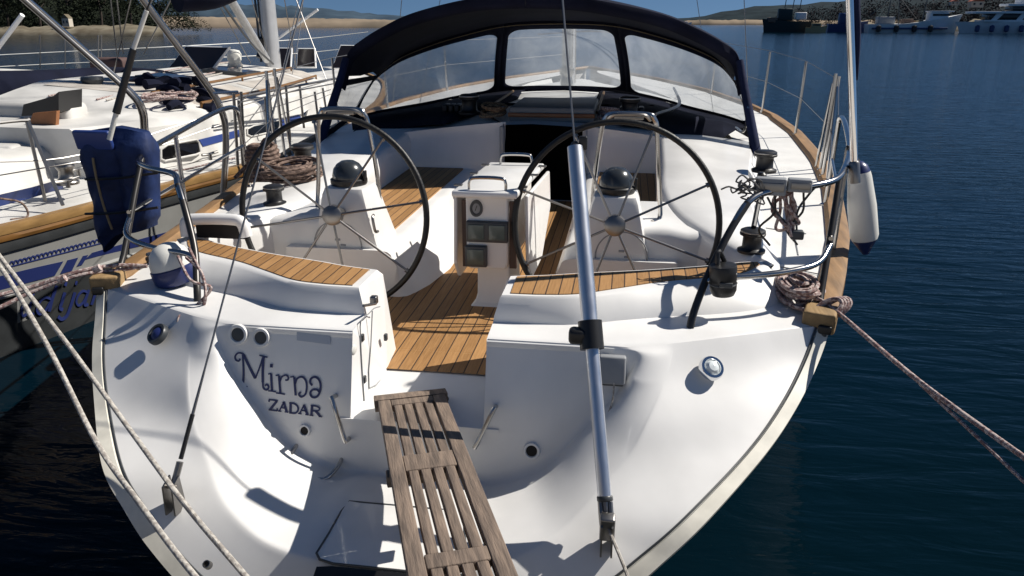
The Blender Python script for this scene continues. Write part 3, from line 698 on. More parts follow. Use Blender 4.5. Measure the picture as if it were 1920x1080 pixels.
# ---- sprayhood
HOOP = [(0, 5.78, 2.325), (.30, 5.83, 2.315), (.58, 5.94, 2.28), (.975, 6.188, 2.2), (1.247, 6.318, 2.1), (1.456, 6.41, 2.0), (1.597, 6.47, 1.9), (1.652, 6.40, 1.7), (1.697, 6.29, 1.5), (1.737, 6.16, 1.3), (1.758, 6.09, 1.19)]
BOT = [(0, 9.36, 1.392), (.35, 9.34, 1.390), (.7, 9.18, 1.378), (1.1, 8.68, 1.345), (1.4, 8.15, 1.31), (1.7, 7.65, 1.285), (1.88, 7.2, 1.262)]
TOP = [(0, 8.72, 2.16), (.35, 8.71, 2.152), (.65, 8.62, 2.122), (1.0, 8.48, 2.04), (1.35, 8.32, 1.93), (1.62, 8.05, 1.80), (1.73, 7.6, 1.64)]
NS = 61
bot = resample(cat(BOT, 8), NS); top = resample(cat(TOP, 8), NS)
def fs(i, arr):
    i = max(0, min(NS-1, i)); k = int(i); k = min(k, NS-2); return arr[k].lerp(arr[k+1], i-k)
def wsurf(s, t):            # s in -1..1 across, t 0 bottom .. 1 top
    a = fs(abs(s)*(NS-1), bot).lerp(fs(abs(s)*(NS-1), top), t)
    n = V((a.x*.35, .6, .0)); a = a+n.normalized()*.05*math.sin(math.pi*t)
    return V((-a.x if s < 0 else a.x, a.y, a.z))
hood = MB()
cells = [(-1.0, -.262, -.978, -.288, .03, .88, .20), (-.262, .262, -.236, .236, .045, .89, .10), (.262, 1.0, .288, .978, .03, .88, .20)]
win = []
def rrect(a0, a1, b0, b1, ra, rb, n=10):
    out = []
    for cx_, cy_, st in ((a1-ra, b1-rb, 0), (a0+ra, b1-rb, 90), (a0+ra, b0+rb, 180), (a1-ra, b0+rb, 270)):
        for k in range(n+1):
            a = R(st+90*k/n); out.append((cx_+ra*math.cos(a), cy_+rb*math.sin(a)))
    return out
def densify(pts, m):
    out = []; n = len(pts)
    for i in range(n):
        a, b = pts[i], pts[(i+1) % n]; d = math.hypot(b[0]-a[0], b[1]-a[1]); k = max(1, int(d/m))
        for j in range(k): out.append((a[0]+(b[0]-a[0])*j/k, a[1]+(b[1]-a[1])*j/k))
    return out
for s0, s1, a0, a1, b0, b1, ra in cells:
    inn = densify(rrect(a0, a1, b0, b1, min(.055, ra), .09), .03)
    def proj_out(p):
        cx_, cy_ = (a0+a1)/2, (b0+b1)/2; dx, dy = p[0]-cx_, p[1]-cy_; f = 9e9
        if dx > 1e-9: f = min(f, (s1-cx_)/dx)
        if dx < -1e-9: f = min(f, (s0-cx_)/dx)
        if dy > 1e-9: f = min(f, (1-cy_)/dy)
        if dy < -1e-9: f = min(f, (0-cy_)/dy)
        return cx_+dx*f, cy_+dy*f
    out = [proj_out(p) for p in inn]
    # outer ring corner points
    hood.grid([[wsurf(*p) for p in inn], [wsurf(p[0]*.5+o[0]*.5, p[1]*.5+o[1]*.5) for p, o in zip(inn, out)], [wsurf(*o) for o in out]], False, True)
    for cx_, cy_ in ((s0, 0), (s1, 0), (s0, 1), (s1, 1)):    # fill the little corner triangles
        o2 = sorted(out, key=lambda o: math.hypot(o[0]-cx_, o[1]-cy_))
        ea = [o for o in o2 if abs(o[0]-cx_) < 1e-6][:1]; eb = [o for o in o2 if abs(o[1]-cy_) < 1e-6][:1]
        if ea and eb: hood.add([wsurf(cx_, cy_), wsurf(*ea[0]), wsurf(*eb[0])], [(0, 1, 2)])
    w_ = MB(); c0 = ((a0+a1)/2, (b0+b1)/2); rings = []
    for f in (1.0, .85, .65, .45, .25, .06): rings.append([wsurf(c0[0]+(p[0]-c0[0])*f*(1.006 if f == 1 else 1), c0[1]+(p[1]-c0[1])*f) for p in inn])
    w_.grid(rings, False, True); w_.add([p for p in rings[-1]], [tuple(range(len(inn)))])
    win.append(w_)
# roof between the window panel and the rear hoop
hoopc = cat(HOOP, 8)
hr = resample([p for p in hoopc if p.z >= 1.66], NS)
mid = [a.lerp(b, .5)+V((0, 0, .09*(1-i/(NS-1))+.02)) for i, (a, b) in enumerate(zip(top, hr))]
rowsR = [top, [a.lerp(b, .25)+V((0, 0, .035)) for a, b in zip(top, mid)], mid, [a.lerp(b, .6)+V((.02*i/NS, 0, .02)) for i, (a, b) in enumerate(zip(mid, hr))], hr, [p+V((.004, -.005, -.05)) for p in hr], [p+V((-.03*i/NS, .02, -.085)) for i, p in enumerate(hr)]]
q = MB().grid([[c for c in r] for r in rowsR]); q.both(); hood.add(q.v, q.f)
# side: sleeve along the rear hoop and the strip along the coaming
hl = resample([p for p in hoopc if p.z <= 1.68], 20); el = [fs(NS-1, top).lerp(fs(NS-1, bot), i/19) for i in range(20)]
q = MB(); q.grid([[a+(b-a).normalized()*k for a, b in zip(hl, el)] for k in (.0, .05, .085)]); q.tube(hl, .028, 8, 1)
q.grid([[a.lerp(b, t) for t in (0, .25, .5, .75, 1)] for a, b in list(zip(hl, el))[16:]])
q.grid([[a.lerp(b, t) for t in (0, .25, .5, .75, 1)] for a, b in list(zip(hl, el))[:3]])
q.grid([[b+(a-b).normalized()*k for a, b in zip(hl, el)] for k in (.0, .06)])
q.both(); hood.add(q.v, q.f)
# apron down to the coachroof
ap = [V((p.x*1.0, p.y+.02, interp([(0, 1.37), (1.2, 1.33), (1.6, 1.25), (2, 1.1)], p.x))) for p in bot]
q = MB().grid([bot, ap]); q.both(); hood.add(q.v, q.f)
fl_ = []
for sg in (-1, 1):  # dark sheet added on the coachroof for the shade and gear under the hood
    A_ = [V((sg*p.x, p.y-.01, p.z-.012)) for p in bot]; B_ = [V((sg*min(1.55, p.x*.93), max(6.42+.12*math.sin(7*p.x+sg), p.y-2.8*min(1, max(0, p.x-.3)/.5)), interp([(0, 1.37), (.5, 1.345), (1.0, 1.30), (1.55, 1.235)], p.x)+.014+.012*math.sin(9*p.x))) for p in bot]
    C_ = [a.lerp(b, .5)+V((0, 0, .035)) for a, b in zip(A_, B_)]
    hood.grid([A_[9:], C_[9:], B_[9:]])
hd = None
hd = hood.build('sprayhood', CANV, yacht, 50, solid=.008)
for s in (1, -1): MB().tube([V((s*p.x, p.y-.012, p.z)) for p in resample([p for p in hoopc if p.z <= 1.86], 16)], [.030, .040], 10, 1).build('strut_sleeve', CANVS, hd)
for w_, m in zip(win, (VINYL, VINYL, VINYL)): w_.build('window', m, hd, 60)
for s in (1, -1):
    q = MB().grid([[a.lerp(b, t) for t in (.06, .3, .5, .7, .96)] for a, b in list(zip(hl, el))[2:17]])
    if s < 0: q = q.mirror()
    q.build('side_window', VINYLS, hd, 60)
    q = MB().tube([(s*1.69, 6.25, 1.52), (s*1.72, 6.55, 1.30), (s*1.70, 6.9, 1.28)], .011, 6).tube(hl[:], .013, 6, 1) if s > 0 else MB().tube([(s*p.x, p.y, p.z) for p in hl], .013, 6, 1)
    q.build('hood_frame', STEEL, hd)
q = MB().tube([wsurf(i/30, .955)+V((0, -.012, 0)) for i in range(-29, 30)], .0055, 5, 1); q.build('piping', PIPE, hd)

# ---- mast, boom and standing rigging
q = MB(); ms = []
for z in (1.38, 4, 18): ms.append([V((.085*math.cos(a), 10.0+.13*math.sin(a), z)) for a in [i*math.pi/10 for i in range(20)]])
q.grid(ms, False, True); mast = q.build('mast', ALUP, yacht)
q = MB().lathe([(.0, 0), (.07, 0), (.08, .05), (.06, .12), (.09, .16), (.09, .22), (.05, .25), (0, .25)], (0, 9.78, 1.38)); q.build('mast_winch', STEELD, mast)
for x in (.06, -.05, .10): MB().tube([(x, 9.85, 1.42), (x*.6, 9.84, 6), (x*.3, 9.84, 17)], .006, 5).build('halyard', ROPEW, mast)
for s in (1, -1):
    MB().tube([(s*2.2, 9.6, zs(9.6)), (0, 10, 17)], .005, 5, 1).build('shroud', STEELD, yacht)
    MB().tube([(s*1.75, 9.2, zs(9.2)), (0, 10, 9)], .004, 5, 1).build('shroud', STEELD, yacht)
chain = V((.760, 2.10, .60))
meet = at(937, -1386, x=0)
for s in (-1, 1):
    c = V((s*chain.x, chain.y, chain.z)); d = (meet-c).normalized(); L = (meet-c).length
    bs = MB().tube([c+d*.40, meet], .0038, 6, 1).build('backstay', STEELD, yacht)
    # chainplate and toggle
    u = V((0, -.55, .83)); q = MB()
    for k in (-1, 1): q.prism([c+V((k*.014, .03, -.10)), c+V((k*.014, -.04, -.09)), c+V((k*.014, -.035, .02)), c+V((k*.014, .015, .04))], (k*.006, 0, 0))
    q.tube([c+V((-.024, -.01, .01)), c+V((.024, -.01, .01))], .008, 8); q.tube([c+V((0, 0, 0)), c+d*.09], .012, 8)
    q.box(c+V((0, .01, -.098)), (.05, .07, .012), Matrix.Rotation(R(40), 3, 'X'), .004)
    q.build('chainplate', STEELD, bs)
    if s < 0:
        MB().tube([c+d*.10, c+d*.26], .008, 8, 1).build('turnbuckle', BLACK, bs)
        MB().tube([c+d*.25, c+d*.42], [.006, .004], 8, 1).build('terminal', STEELD, bs)
# right leg: hydraulic style tensioner tube, measured along its line in the picture
cr_ = V((chain.x, chain.y, chain.z)); d = (meet-cr_).normalized()
def along(py):
    lo, hi = 0., 6.
    for _ in range(50):
        m_ = (lo+hi)/2
        if px_of(cr_+d*m_)[1] > py: lo = m_
        else: hi = m_
    return cr_+d*lo
a, b, c2 = along(940), along(636), along(276)
tn = MB().tube([a, b], .0235, 14, 1).build('backstay_tensioner', ALU, yacht)
MB().tube([b, c2], .0285, 16, 1).build('upper_tube', ALU, tn)
MB().tube([along(655), along(645), along(612), along(602)], .042, 12, 1).box(along(628)+V((-.045, -.012, 0)), (.06, .05, .055), bev=.015).build('clamp', BLACK, tn)
MB().tube([along(278), along(266)], [.024, .010], 10, 1).box(along(268)+V((.03, 0, .0)), (.03, .02, .05), bev=.006).build('end_cap', BLACK, tn)
MB().lathe([(.0245, 0), (.027, .004), (.027, .014), (.0245, .018)], a, d, 14).build('end_ring', GREYD, tn)
q = MB()
for k in (-1, 1): q.tube([a+V((k*.016, 0, 0)), along(975)+V((k*.016, -.01, 0)), along(1000)+V((k*.014, -.01, 0))], .009, 7)
q.box(along(1015), (.05, .04, .10), Matrix.Rotation(R(12), 3, 'X'), .008); q.build('tensioner_fork', STEELD, tn)
MB().tube([along(1000), along(1040)+V((.01, -.03, .0)), along(1040)+V((.09, -.16, -.12)), along(1040)+V((.13, -.3, -.25))], .006, 6).build('tensioner_line', ROPEW, tn)

# ---- pushpit, stanchions and lifelines
for s in (1, -1):
    def m3(p): return V((s*p[0]*(1 if s > 0 or p[1] < 3.0 or p[0] < 1.3 else interp(XL, p[1])/xo(p[1])), p[1], p[2]))
    rail = thing_part = MB()
    inn = [(1.045, 2.86, .985), (1.06, 2.90, 1.06), (1.12, 3.02, 1.19), (1.20, 3.12, 1.34), (1.27, 3.2, 1.44), (1.36, 3.27, 1.475), (1.52, 3.32, 1.49), (1.66, 3.42, 1.505), (1.75, 3.62, 1.53), (1.86, 4.0, 1.56), (1.98, 4.6, 1.61), (2.03, 4.9, 1.60), (2.045, 4.98, 1.5), (2.04, 5.0, 1.06)]
    q = MB().tube([m3(p) for p in inn], .0145, 10, 5)
    q.tube([m3(p) for p in [(1.10, 2.99, 1.155), (1.16, 3.0, 1.175), (1.30, 3.03, 1.18), (1.46, 3.09, 1.19), (1.575, 3.17, 1.205), (1.64, 3.28, 1.25)]], .013, 10, 5)
    lg = MB().tube([m3(p) for p in [(1.70, 3.50, 1.515), (1.66, 3.36, 1.35), (1.60, 3.16, 1.10), (1.575, 3.06, 1.02)]], .0145, 10, 3)
    q.tube([m3(p) for p in [(1.84, 3.95, 1.555), (1.84, 3.95, 1.02)]], .013, 8, 1)
    q.tube([m3(p) for p in [(1.64, 3.28, 1.28), (1.83, 3.95, 1.30), (2.03, 4.95, 1.34)]], .010, 8, 3)
    pp = q.build('pushpit', STEEL, yacht); lg.build('pushpit_leg', STEELK, pp); MB().tube([m3(p) for p in inn[:5]], .0158, 10, 5).build('leg_overlay', STEELK, pp)  # dark outer leg, and a dark tube laid over the inner leg
    for p in ((1.045, 2.86, .985), (1.575, 3.06, 1.01), (1.84, 3.95, 1.02), (2.04, 5.0, 1.045)):
        MB().lathe([(0, .012), (.02, .014), (.034, .006), (.036, -.008), (0, -.01)], m3(p), (0, 0, 1), 16).build('rail_foot', STEEL, pp)
    # gate stanchions and stanchions
    for k, (y, h) in enumerate(((5.75, .70), (5.95, .70), (7.6, .67), (9.3, .66), (11.2, .66))):
        x = xo(y)-.06; z = zs(y)+.02
        q = MB().tube([m3((x, y, z)), m3((x+.012, y, z+h*.5)), m3((x+.02, y, z+h))], .0125, 8, 1)
        if k < 2: q.tube([m3((x, y+(.14 if k else -.14), z)), m3((x+.014, y+(.02 if k else -.02), z+h*.9))], .010, 8, 1)
        st = q.build('stanchion', STEEL, yacht)
        MB().lathe([(.013, 0), (.02, 0), (.024, .03), (.0, .03)], m3((x, y, z-.02)), (0, 0, 1), 10).build('stanchion_base', STEEL, st)
    def lp(y, f): return m3((xo(y)-.06+.02*f, y, zs(y)+.02+.67*f))
    for f in (1, .5):
        MB().tube([m3((2.03, 4.95, 1.34+.27*(f == 1)))]+[lp(y, f) for y in (5.75,)], .003, 5, 1).tube([lp(y, f) for y in (5.95, 7.6, 9.3, 11.2)]+[m3((.25, 14.4, 1.9 if f == 1 else 1.6))], .003, 5, 1).build('lifeline', STEELD, yacht)
# bow rail
MB().tube([(-.75, 13.2, 1.95), (-.3, 14.6, 1.97), (0, 14.9, 1.98), (.3, 14.6, 1.97), (.75, 13.2, 1.95)], .013, 8).build('pulpit', STEEL, yacht)

# ---- winches
def winch(x, y, z, sc, handle=None):
    q = MB().lathe([(0, 0), (.088, 0), (.09, .018), (.070, .026), (.062, .035), (.060, .10), (.066, .112), (.082, .116), (.084, .128), (.078, .132), (.078, .148), (.062, .156), (.03, .158), (0, .158)], (0, 0, 0), (0, 0, 1), 24)
    q = MB().add([V((x, y, z))+p*sc for p in q.v], q.f); wi = q.build('winch', BLACK, yacht)
    q = MB().lathe([(.0795*sc, .134*sc), (.081*sc, .14*sc), (.0795*sc, .146*sc)], (x, y, z)); q.build('winch_ring', STEELD, wi)
    if handle:
        h = V(handle); c = V((x, y, z+.165*sc))
        MB().tube([c, c+h*.5, c+h], .012, 8).lathe([(0, 0), (.02, .0), (.024, .03), (.022, .12), (.012, .13), (0, .13)], c+h, (0, 0, 1), 14).build('winch_handle', BLACK, wi)
    return wi
wp = at(1432, 322, z=1.19); winch(wp.x, wp.y, 1.19, .92)
winch(-1.42, 4.95, 1.215, .95)
wp = at(1408, 472, z=1.12); winch(wp.x, wp.y, 1.12, .72, (.05, .22, .09))
winch(-1.22, 4.05, 1.155, .72)
winch(.78, 6.75, 1.375, 1.1); winch(-.62, 6.75, 1.375, 1.1)

# ---- transom fittings
def fitting(name, p, r, n, m, inner_m=None, parent=yacht, dome=0.):
    p = V(p); n = V(n).normalized()
    o = MB().lathe([(0, .004), (r*.62, .004), (r*.7, .012), (r*.92, .012), (r, .004), (r, -.01)], p, n, 28).build(name, m, parent)
    if inner_m: MB().lathe([(0, .006+dome), (r*.4, .006+dome*.8), (r*.68, .005), (r*.68, 0)], p, n, 24).build('fitting_centre', inner_m, o)
    return o
def on_panel(px, py): return atp(px, py, PP, PN)
fitting('deck_socket', on_panel(447, 627), .043, PN, GEL, GREYD); fitting('deck_socket', on_panel(490, 633), .040, PN, GEL, GREYD)
fitting('drain', on_panel(572, 807), .026, PN, GEL, DARK); fitting('drain', on_panel(997, 845), .034, PN, GEL, DARK)
flN = V((.30, -.62, .72)).normalized(); flNL = V((-.30, -.62, .72)).normalized()
fitting('stern_light', (1.116, 2.66, .930), .047, flN, CHROME, LENS, dome=.02)
fitting('stern_light', (-1.116, 2.66, .930), .047, flNL, GREYD, NAVY, dome=.012)
q = MB()
def grab(pts, nm='grab_handle', r=.009): 
    return MB().tube(pts, r, 9, 5).build(nm, STEEL, yacht)
po = PN*.045
for pts in (((630, 742), (655, 822)), ((930, 762), (895, 832))):
    a, b = on_panel(*pts[0]), on_panel(*pts[1]); grab([a-PN*.01, a+po*.8, a.lerp(b, .06)+po, a.lerp(b, .94)+po, b+po*.8, b-PN*.01])
a, b = on_panel(556, 836), on_panel(640, 862); d0 = V((-.01, -.115, -.03))
grab([a-d0*.1, a+d0*.4, a.lerp(b, .12)+d0*.95, a.lerp(b, .5)+d0*1.05, a.lerp(b, .88)+d0*.95, b+d0*.4, b-d0*.1], r=.0085)
# shower box with hanging cord
a = on_panel(1148, 690); sb = MB().box(a+PN*.03, (.10, .06, .105), Matrix.Rotation(R(-15), 3, 'X'), .008).build('shower_box', GREY, yacht)
MB().box(a+PN*.052+V((0, 0, -.05)), (.085, .02, .02), bev=.004).build('box_lip', GREYD, sb)
b = on_panel(1152, 712)+PN*.06
MB().tube([b, b+V((-.005, -.01, -.08)), on_panel(1133, 790)+PN*.05, on_panel(1120, 850)+PN*.04, on_panel(1085, 890)+PN*.03], .004, 6).build('shower_cord', ROPEW, sb)
# faded sticker on the panel
c = on_panel(590, 630); q = MB().prism([on_panel(557, 622)+PN*.001, on_panel(620, 630)+PN*.001, on_panel(620, 646)+PN*.001, on_panel(557, 638)+PN*.001], PN*.0015); q.build('faded_sticker', mat('faded_sticker', (.50, .53, .58), .6), yacht, 0)
# swim platform locker lid
lz = .475
L0 = [at(655, 943, z=lz), at(640, 962, z=lz), at(617, 1003, z=lz), at(594, 1040, z=lz-.01), at(600, 1052, z=lz-.015), at(625, 1060, z=lz-.015)]
lid = L0+[V((.28, L0[5].y, lz-.015)), V((.31, L0[4].y, lz-.015)), V((.33, L0[3].y, lz-.01)), V((.29, L0[2].y, lz)), V((.26, L0[1].y, lz)), V((.23, L0[0].y, lz))]
q = MB().prism(lid, (0, 0, .008)); li = q.build('platform_lid', GEL, yacht, 30)
MB().tube([p+V((0, 0, .006)) for p in lid], .005, 6, 1, True).build('lid_seal', GREYD, li)
q = MB().prism([L0[4]+V((.0, -.03, -.01)), L0[5]+V((0, -.012, -.005)), V((.28, L0[5].y-.012, lz-.02)), V((.28, L0[5].y-.16, lz-.09)), V((L0[4].x, L0[5].y-.16, lz-.09))], (0, 0, .012)); q.build('step_gap', BLACK, yacht, 0)
# little screw holes and vents
fitting('rim_fitting', rim[30]*0+V((-.56, 1.93, .43)), .014, (0, -.6, .8), STEELD, DARK)
for sx in (1,): MB().box((1.575, 2.95, .975), (.02, .02, .02), bev=.004).build('rim_screw', GREYD, yacht)

# ---- name lettering on the transom: Mirna / ZADAR
def zp(x, y): return on_panel(160+x/3, 540+y/3)+PN*.001
def strokes(name, lst, fn, n, parent, m, k=5):
    q = MB()
    for w_, pts in lst: q.ribbon([fn(*p) for p in pts], w_, n, .0018, k)
    return q.build(name, m, parent, 0)
px1 = (on_panel(500, 700)-on_panel(501, 700)).length/3
def W_(v): return v*px1
MIR = [(W_(9), [(873, 397), (864, 410), (848, 404), (844, 384), (860, 366), (884, 368), (900, 384)]), ((W_(9), W_(13)), [(886, 374), (891, 460), (889, 548)]), (W_(8), [(860, 552), (888, 548), (914, 556)]),
       ((W_(14), W_(15)), [(893, 378), (925, 445), (957, 508)]), ((W_(8), W_(7)), [(957, 508), (980, 450), (1000, 388)]), (W_(7), [(980, 378), (1003, 384), (1026, 390)]),
       ((W_(15), W_(13)), [(1003, 388), (999, 470), (999, 530)]), (W_(10), [(999, 528), (1003, 562), (1022, 572), (1032, 556), (1022, 542), (1012, 550)]),
       (W_(12), [(1046, 482), (1048, 530), (1051, 578)]), (W_(7), [(1030, 484), (1048, 480)]), (W_(7), [(1030, 578), (1052, 580), (1074, 584)]), (W_(19), [(1040, 436), (1056, 437)]),
       (W_(12), [(1090, 492), (1094, 545), (1098, 592)]), (W_(7), [(1072, 492), (1090, 489)]), (W_(7), [(1074, 590), (1098, 593), (1124, 598)]), (W_(9), [(1094, 528), (1106, 500), (1128, 490), (1142, 500), (1140, 516), (1126, 518)]),
       (W_(12), [(1176, 502), (1180, 555), (1184, 604)]), (W_(7), [(1154, 500), (1176, 498)]), (W_(10), [(1180, 540), (1194, 508), (1222, 500), (1242, 524), (1246, 562), (1238, 598), (1216, 612), (1202, 598), (1212, 584)]),
       (W_(11), [(1278, 548), (1266, 532), (1270, 510), (1292, 500), (1314, 514), (1324, 545), (1320, 584), (1302, 612), (1276, 612), (1266, 590), (1280, 572), (1304, 572), (1318, 584)])]
strokes('name_lettering', MIR, zp, PN, yacht, NAVY)
ZAD = [(W_(8), [(1036, 626), (1034, 640)]), (W_(8), [(1034, 627), (1084, 634)]), (W_(13), [(1078, 636), (1040, 684)]), (W_(8), [(1032, 684), (1080, 690)]), (W_(8), [(1081, 676), (1079, 691)]),
       (W_(7), [(1092, 692), (1118, 640)]), (W_(13), [(1116, 640), (1134, 698)]), (W_(7), [(1102, 672), (1128, 676)]), (W_(6), [(1084, 691), (1104, 694)]), (W_(6), [(1122, 696), (1144, 699)]),
       (W_(13), [(1156, 648), (1154, 702)]), (W_(9), [(1148, 646), (1178, 651), (1196, 668), (1196, 690), (1180, 704), (1148, 701)]),
       (W_(7), [(1206, 706), (1232, 656)]), (W_(13), [(1230, 656), (1250, 712)]), (W_(7), [(1216, 688), (1244, 692)]), (W_(6), [(1198, 705), (1218, 708)]), (W_(6), [(1238, 711), (1258, 714)]),
       (W_(13), [(1276, 662), (1272, 716)]), (W_(8), [(1268, 660), (1302, 665), (1318, 676), (1310, 690), (1276, 690)]), (W_(12), [(1296, 692), (1322, 722)]), (W_(6), [(1262, 715), (1284, 718)]), (W_(6), [(1314, 722), (1334, 724)])]
strokes('port_lettering', ZAD, zp, PN, yacht, NAVY, 3)

# ---- cockpit table
tb = MB(); 
tb.box((.005, 4.42, 1.262), (.375, .78, .030), bev=.012); ta = tb.build('cockpit_table', GEL, yacht)
def tinv(p): return V(((p.x-.09-.06*.07)/.87+.01, 4.10, .727+(p.z-.727)/1.16))
zb_ = tinv(at(915, 505, y=3.675)).z
q = MB().prism([V((-.125, 4.10, 1.248)), V((.125, 4.10, 1.248)), V((.125, 4.10, zb_+.03)), V((.11, 4.10, zb_)), V((-.11, 4.10, zb_)), V((-.125, 4.10, zb_+.03))], (0, .62, 0)); q.build('table_body', GEL, ta, 30, bevel=.012)
q = MB()
for z, a, b in ((.72, .11, .15), (.735, .09, .13), (.80, .075, .11), (.87, .075, .11)): pass
q.grid([[(.02+x, 4.26+y, z) for x, y in ((-a, -b), (a, -b), (a, b*1.6), (-a, b*1.6))] for z, a, b in ((.727, .135, .14), (.742, .112, .12), (.78, .10, .105), (zb_+.01, .098, .10))], False, True); q.build('table_leg', GEL, ta, 30, bevel=.01)
for s, zb in ((1, .86), (-1, .86)):
    x = .01+s*.198
    q = MB().prism([V((x, 4.15, 1.24)), V((x, 4.80, 1.24)), V((x+s*.01, 4.80, 1.06)), V((x+s*.012, 4.52, .86)), V((x+s*.012, 4.22, .84)), V((x+s*.01, 4.15, .92))], (s*.022, 0, 0)); lf = q.build('table_leaf', GEL, ta, 30, bevel=.006)
    for y in (4.15, 4.45, 4.7): MB().box((.01+s*.19, y, 1.280), (.05, .022, .008), bev=.002).build('hinge', STEELD, lf)
for s in (1, -1): MB().box((.01+s*.14, 4.12, 1.07), (.04, .02, .30)).build('leaf_recess', mat('recess_brown', (.07, .04, .03), .6), ta, 0)
def tpt(px, py): return tinv(at(px, py, y=3.67))
c = tpt(893, 391); q = MB().lathe([(0, .004), (.022, .004), (.026, .012), (.036, .012), (.038, 0)], c, (0, -1, 0), 24); q.build('gauge', GREYD, ta)
MB().lathe([(0, .007), (.023, .006)], c, (0, -1, 0), 16).build('gauge_face', GREY, ta)
MB().tube([c+V((-.004, -.012, -.008)), c+V((.006, -.012, .014))], .002, 5, 1).build('gauge_needle', BLACK, ta)
def disp(p0, p1, split=False):
    a, b = tpt(*p0), tpt(*p1); c = (a+b)/2; o = MB().box(c+V((0, -.008, 0)), (abs(b.x-a.x), .03, abs(a.z-b.z)), bev=.006).build('instrument_display', GREYD, ta)
    n = 2 if split else 1; w_ = abs(b.x-a.x)/n
    for k in range(n):
        MB().box(V((min(a.x, b.x)+w_*(k+.5), c.y-.0245, c.z)), (w_*.76, .006, abs(a.z-b.z)*.72), bev=.002).build('display_screen', SCREEN, o)
disp((875, 413), (953, 455), True); disp((873, 459), (914, 500))
for y in (4.07, 4.74):
    MB().tube([(-.09, y, 1.275), (-.088, y, 1.31), (-.06, y-.0, 1.328), (.09, y, 1.328), (.118, y, 1.31), (.12, y, 1.275)], .0085, 8, 4).build('table_handle', STEEL, ta)
for o in [ta]+list(ta.children)+[c for k in ta.children for c in k.children]:     # final size and place of the table
    for v in o.data.vertices:
        p = v.co; yy_ = p.y-4.03; v.co = V((.09+(p.x-.01)*.87+.06*yy_, 3.60+yy_*1.07, .727+(p.z-.727)*1.16))
# small pocket in the coaming beside the port seat
for s in (-1,):
    q = MB(); q.tube([(-1.40, 3.42, 1.13), (-1.40, 3.43, 1.20), (-1.35, 3.44, 1.215), (-1.18, 3.46, 1.215), (-1.12, 3.46, 1.20), (-1.10, 3.46, 1.13)], .03, 10, 4); pk = q.build('coaming_pocket', GEL, yacht)
    MB().box((-1.25, 3.50, 1.16), (.26, .05, .10)).build('pocket_recess', DARK, pk)
# electronics on the starboard rail
for a, b in (((1418, 332), (1472, 366)), ((1478, 334), (1520, 360))):
    p, r_ = at(*a, y=3.29), at(*b, y=3.29); c = (p+r_)/2
    o = MB().box(c, (abs(r_.x-p.x), .05, abs(p.z-r_.z)), Matrix.Rotation(R(-8), 3, 'Z'), .008).build('rail_box', GREY, yacht)
    MB().box(c+V((0, -.028, .0)), (abs(r_.x-p.x)*.8, .006, abs(p.z-r_.z)*.5), Matrix.Rotation(R(-8), 3, 'Z'), .002).build('box_lid', STEELD, o)
    MB().tube([c+V((.02, 0, -.03)), c+V((.03, .02, -.12)), c+V((-.02, .05, -.2)), c+V((.04, .08, -.28))], .005, 6).build('box_cable', BLACK, o)
# deck seams and a cleat
for s in (1, -1):
    c = V((s*1.50, 3.32, 1.03)); q = MB().tube([c+V((0, -.09, .055)), c+V((0, -.05, .05)), c+V((0, .05, .05)), c+V((0, .09, .055))], .011, 8)
    for k in (-.03, .03): q.tube([c+V((0, k, -.02)), c+V((0, k, .05))], .011, 8, 1)
    q.build('mooring_cleat', STEEL, yacht)
q = MB()
for y in (3.7, 4.4): q.tube([(1.50, y, zs(y)+.013), (1.70+.1*(y-3.6), y-.1, zs(y)+.006)], .003, 5)
q.tube([(1.66, 3.9, 1.022), (1.76, 4.6, 1.04), (1.9, 5.6, 1.07), (2.0, 6.8, 1.10)], .0035, 5); q.build('deck_seam', GREY, yacht)

# ================================================================== LOOSE THINGS ABOARD
# wooden gangway resting on the gate sill
def gangway():
    p0 = at(772, 752, z=.742); p1 = at(880, 1130, d=1.78); p1 = V((p1.x, p1.y, p1.z))
    ax = (p1-p0); L = ax.length+.9; ax.normalize(); sd_ = ax.cross(V((0, 0, 1))).normalized(); up = sd_.cross(ax).normalized()
    if up.z < 0: up = -up
    M = Matrix((sd_, ax, up)).transposed()
    t = thing('gangway', 'weathered slotted wooden gangway plank leading onto the yacht stern', 'gangway', p0)
    W = .262
    def bd(x, y0, y1, w_, th, nm, z=0.): 
        return MB().box(p0+M @ V((x, (y0+y1)/2, z)), (w_, y1-y0, th), M, .004).build(nm, PLANK, t)
    bd(-W/2+.024, 0, L, .048, .034, 'side_board'); bd(W/2-.024, 0, L, .048, .034, 'side_board')
    def tp(py):
        lo, hi = 0., 1.9
        for _ in range(40):
            m_ = (lo+hi)/2
            if px_of(p0+ax*m_)[1] < py: lo = m_
            else: hi = m_
        return lo
    ys = [.0, .055, tp(856), tp(884), tp(1040), tp(1066), tp(1400), tp(1400)+.08, L-.1, L-.09, L]
    for i in range(0, len(ys)-1, 2): bd(0, ys[i], ys[i+1], W-.0975, .03, 'cross_board')
    for i in range(1, len(ys)-2, 2):
        n = 4; gap = .0085; tot = W-.0975; w_ = (tot-gap*(n+1))/n
        for k in range(n): bd(-tot/2+gap+w_/2+k*(w_+gap), ys[i]+.001, ys[i+1]-.001, w_, .027, 'slat')
    q = MB(); pr = [(0, .018), (-.07, .012), (-.10, -.012), (-.09, -.03), (0, -.03)]
    P = [p0+M @ V((-W/2-.012, y, z)) for y, z in pr]; q.prism(P, sd_*(W+.024)); q.build('end_board', PLANK, t, 30)
    q = MB().box(p0+M @ V((0, .55, -.035)), (W+.02, .05, .04), M, .004); q.build('under_batten', PLANK, t)
gangway()

def rope(name, pts, r, m, label, k=8, n=9, grp='mooring lines of the yacht', catg='rope'):
    return tag(rebase(MB().tube(pts, r, n, k).build(name, m)), label, catg, grp)
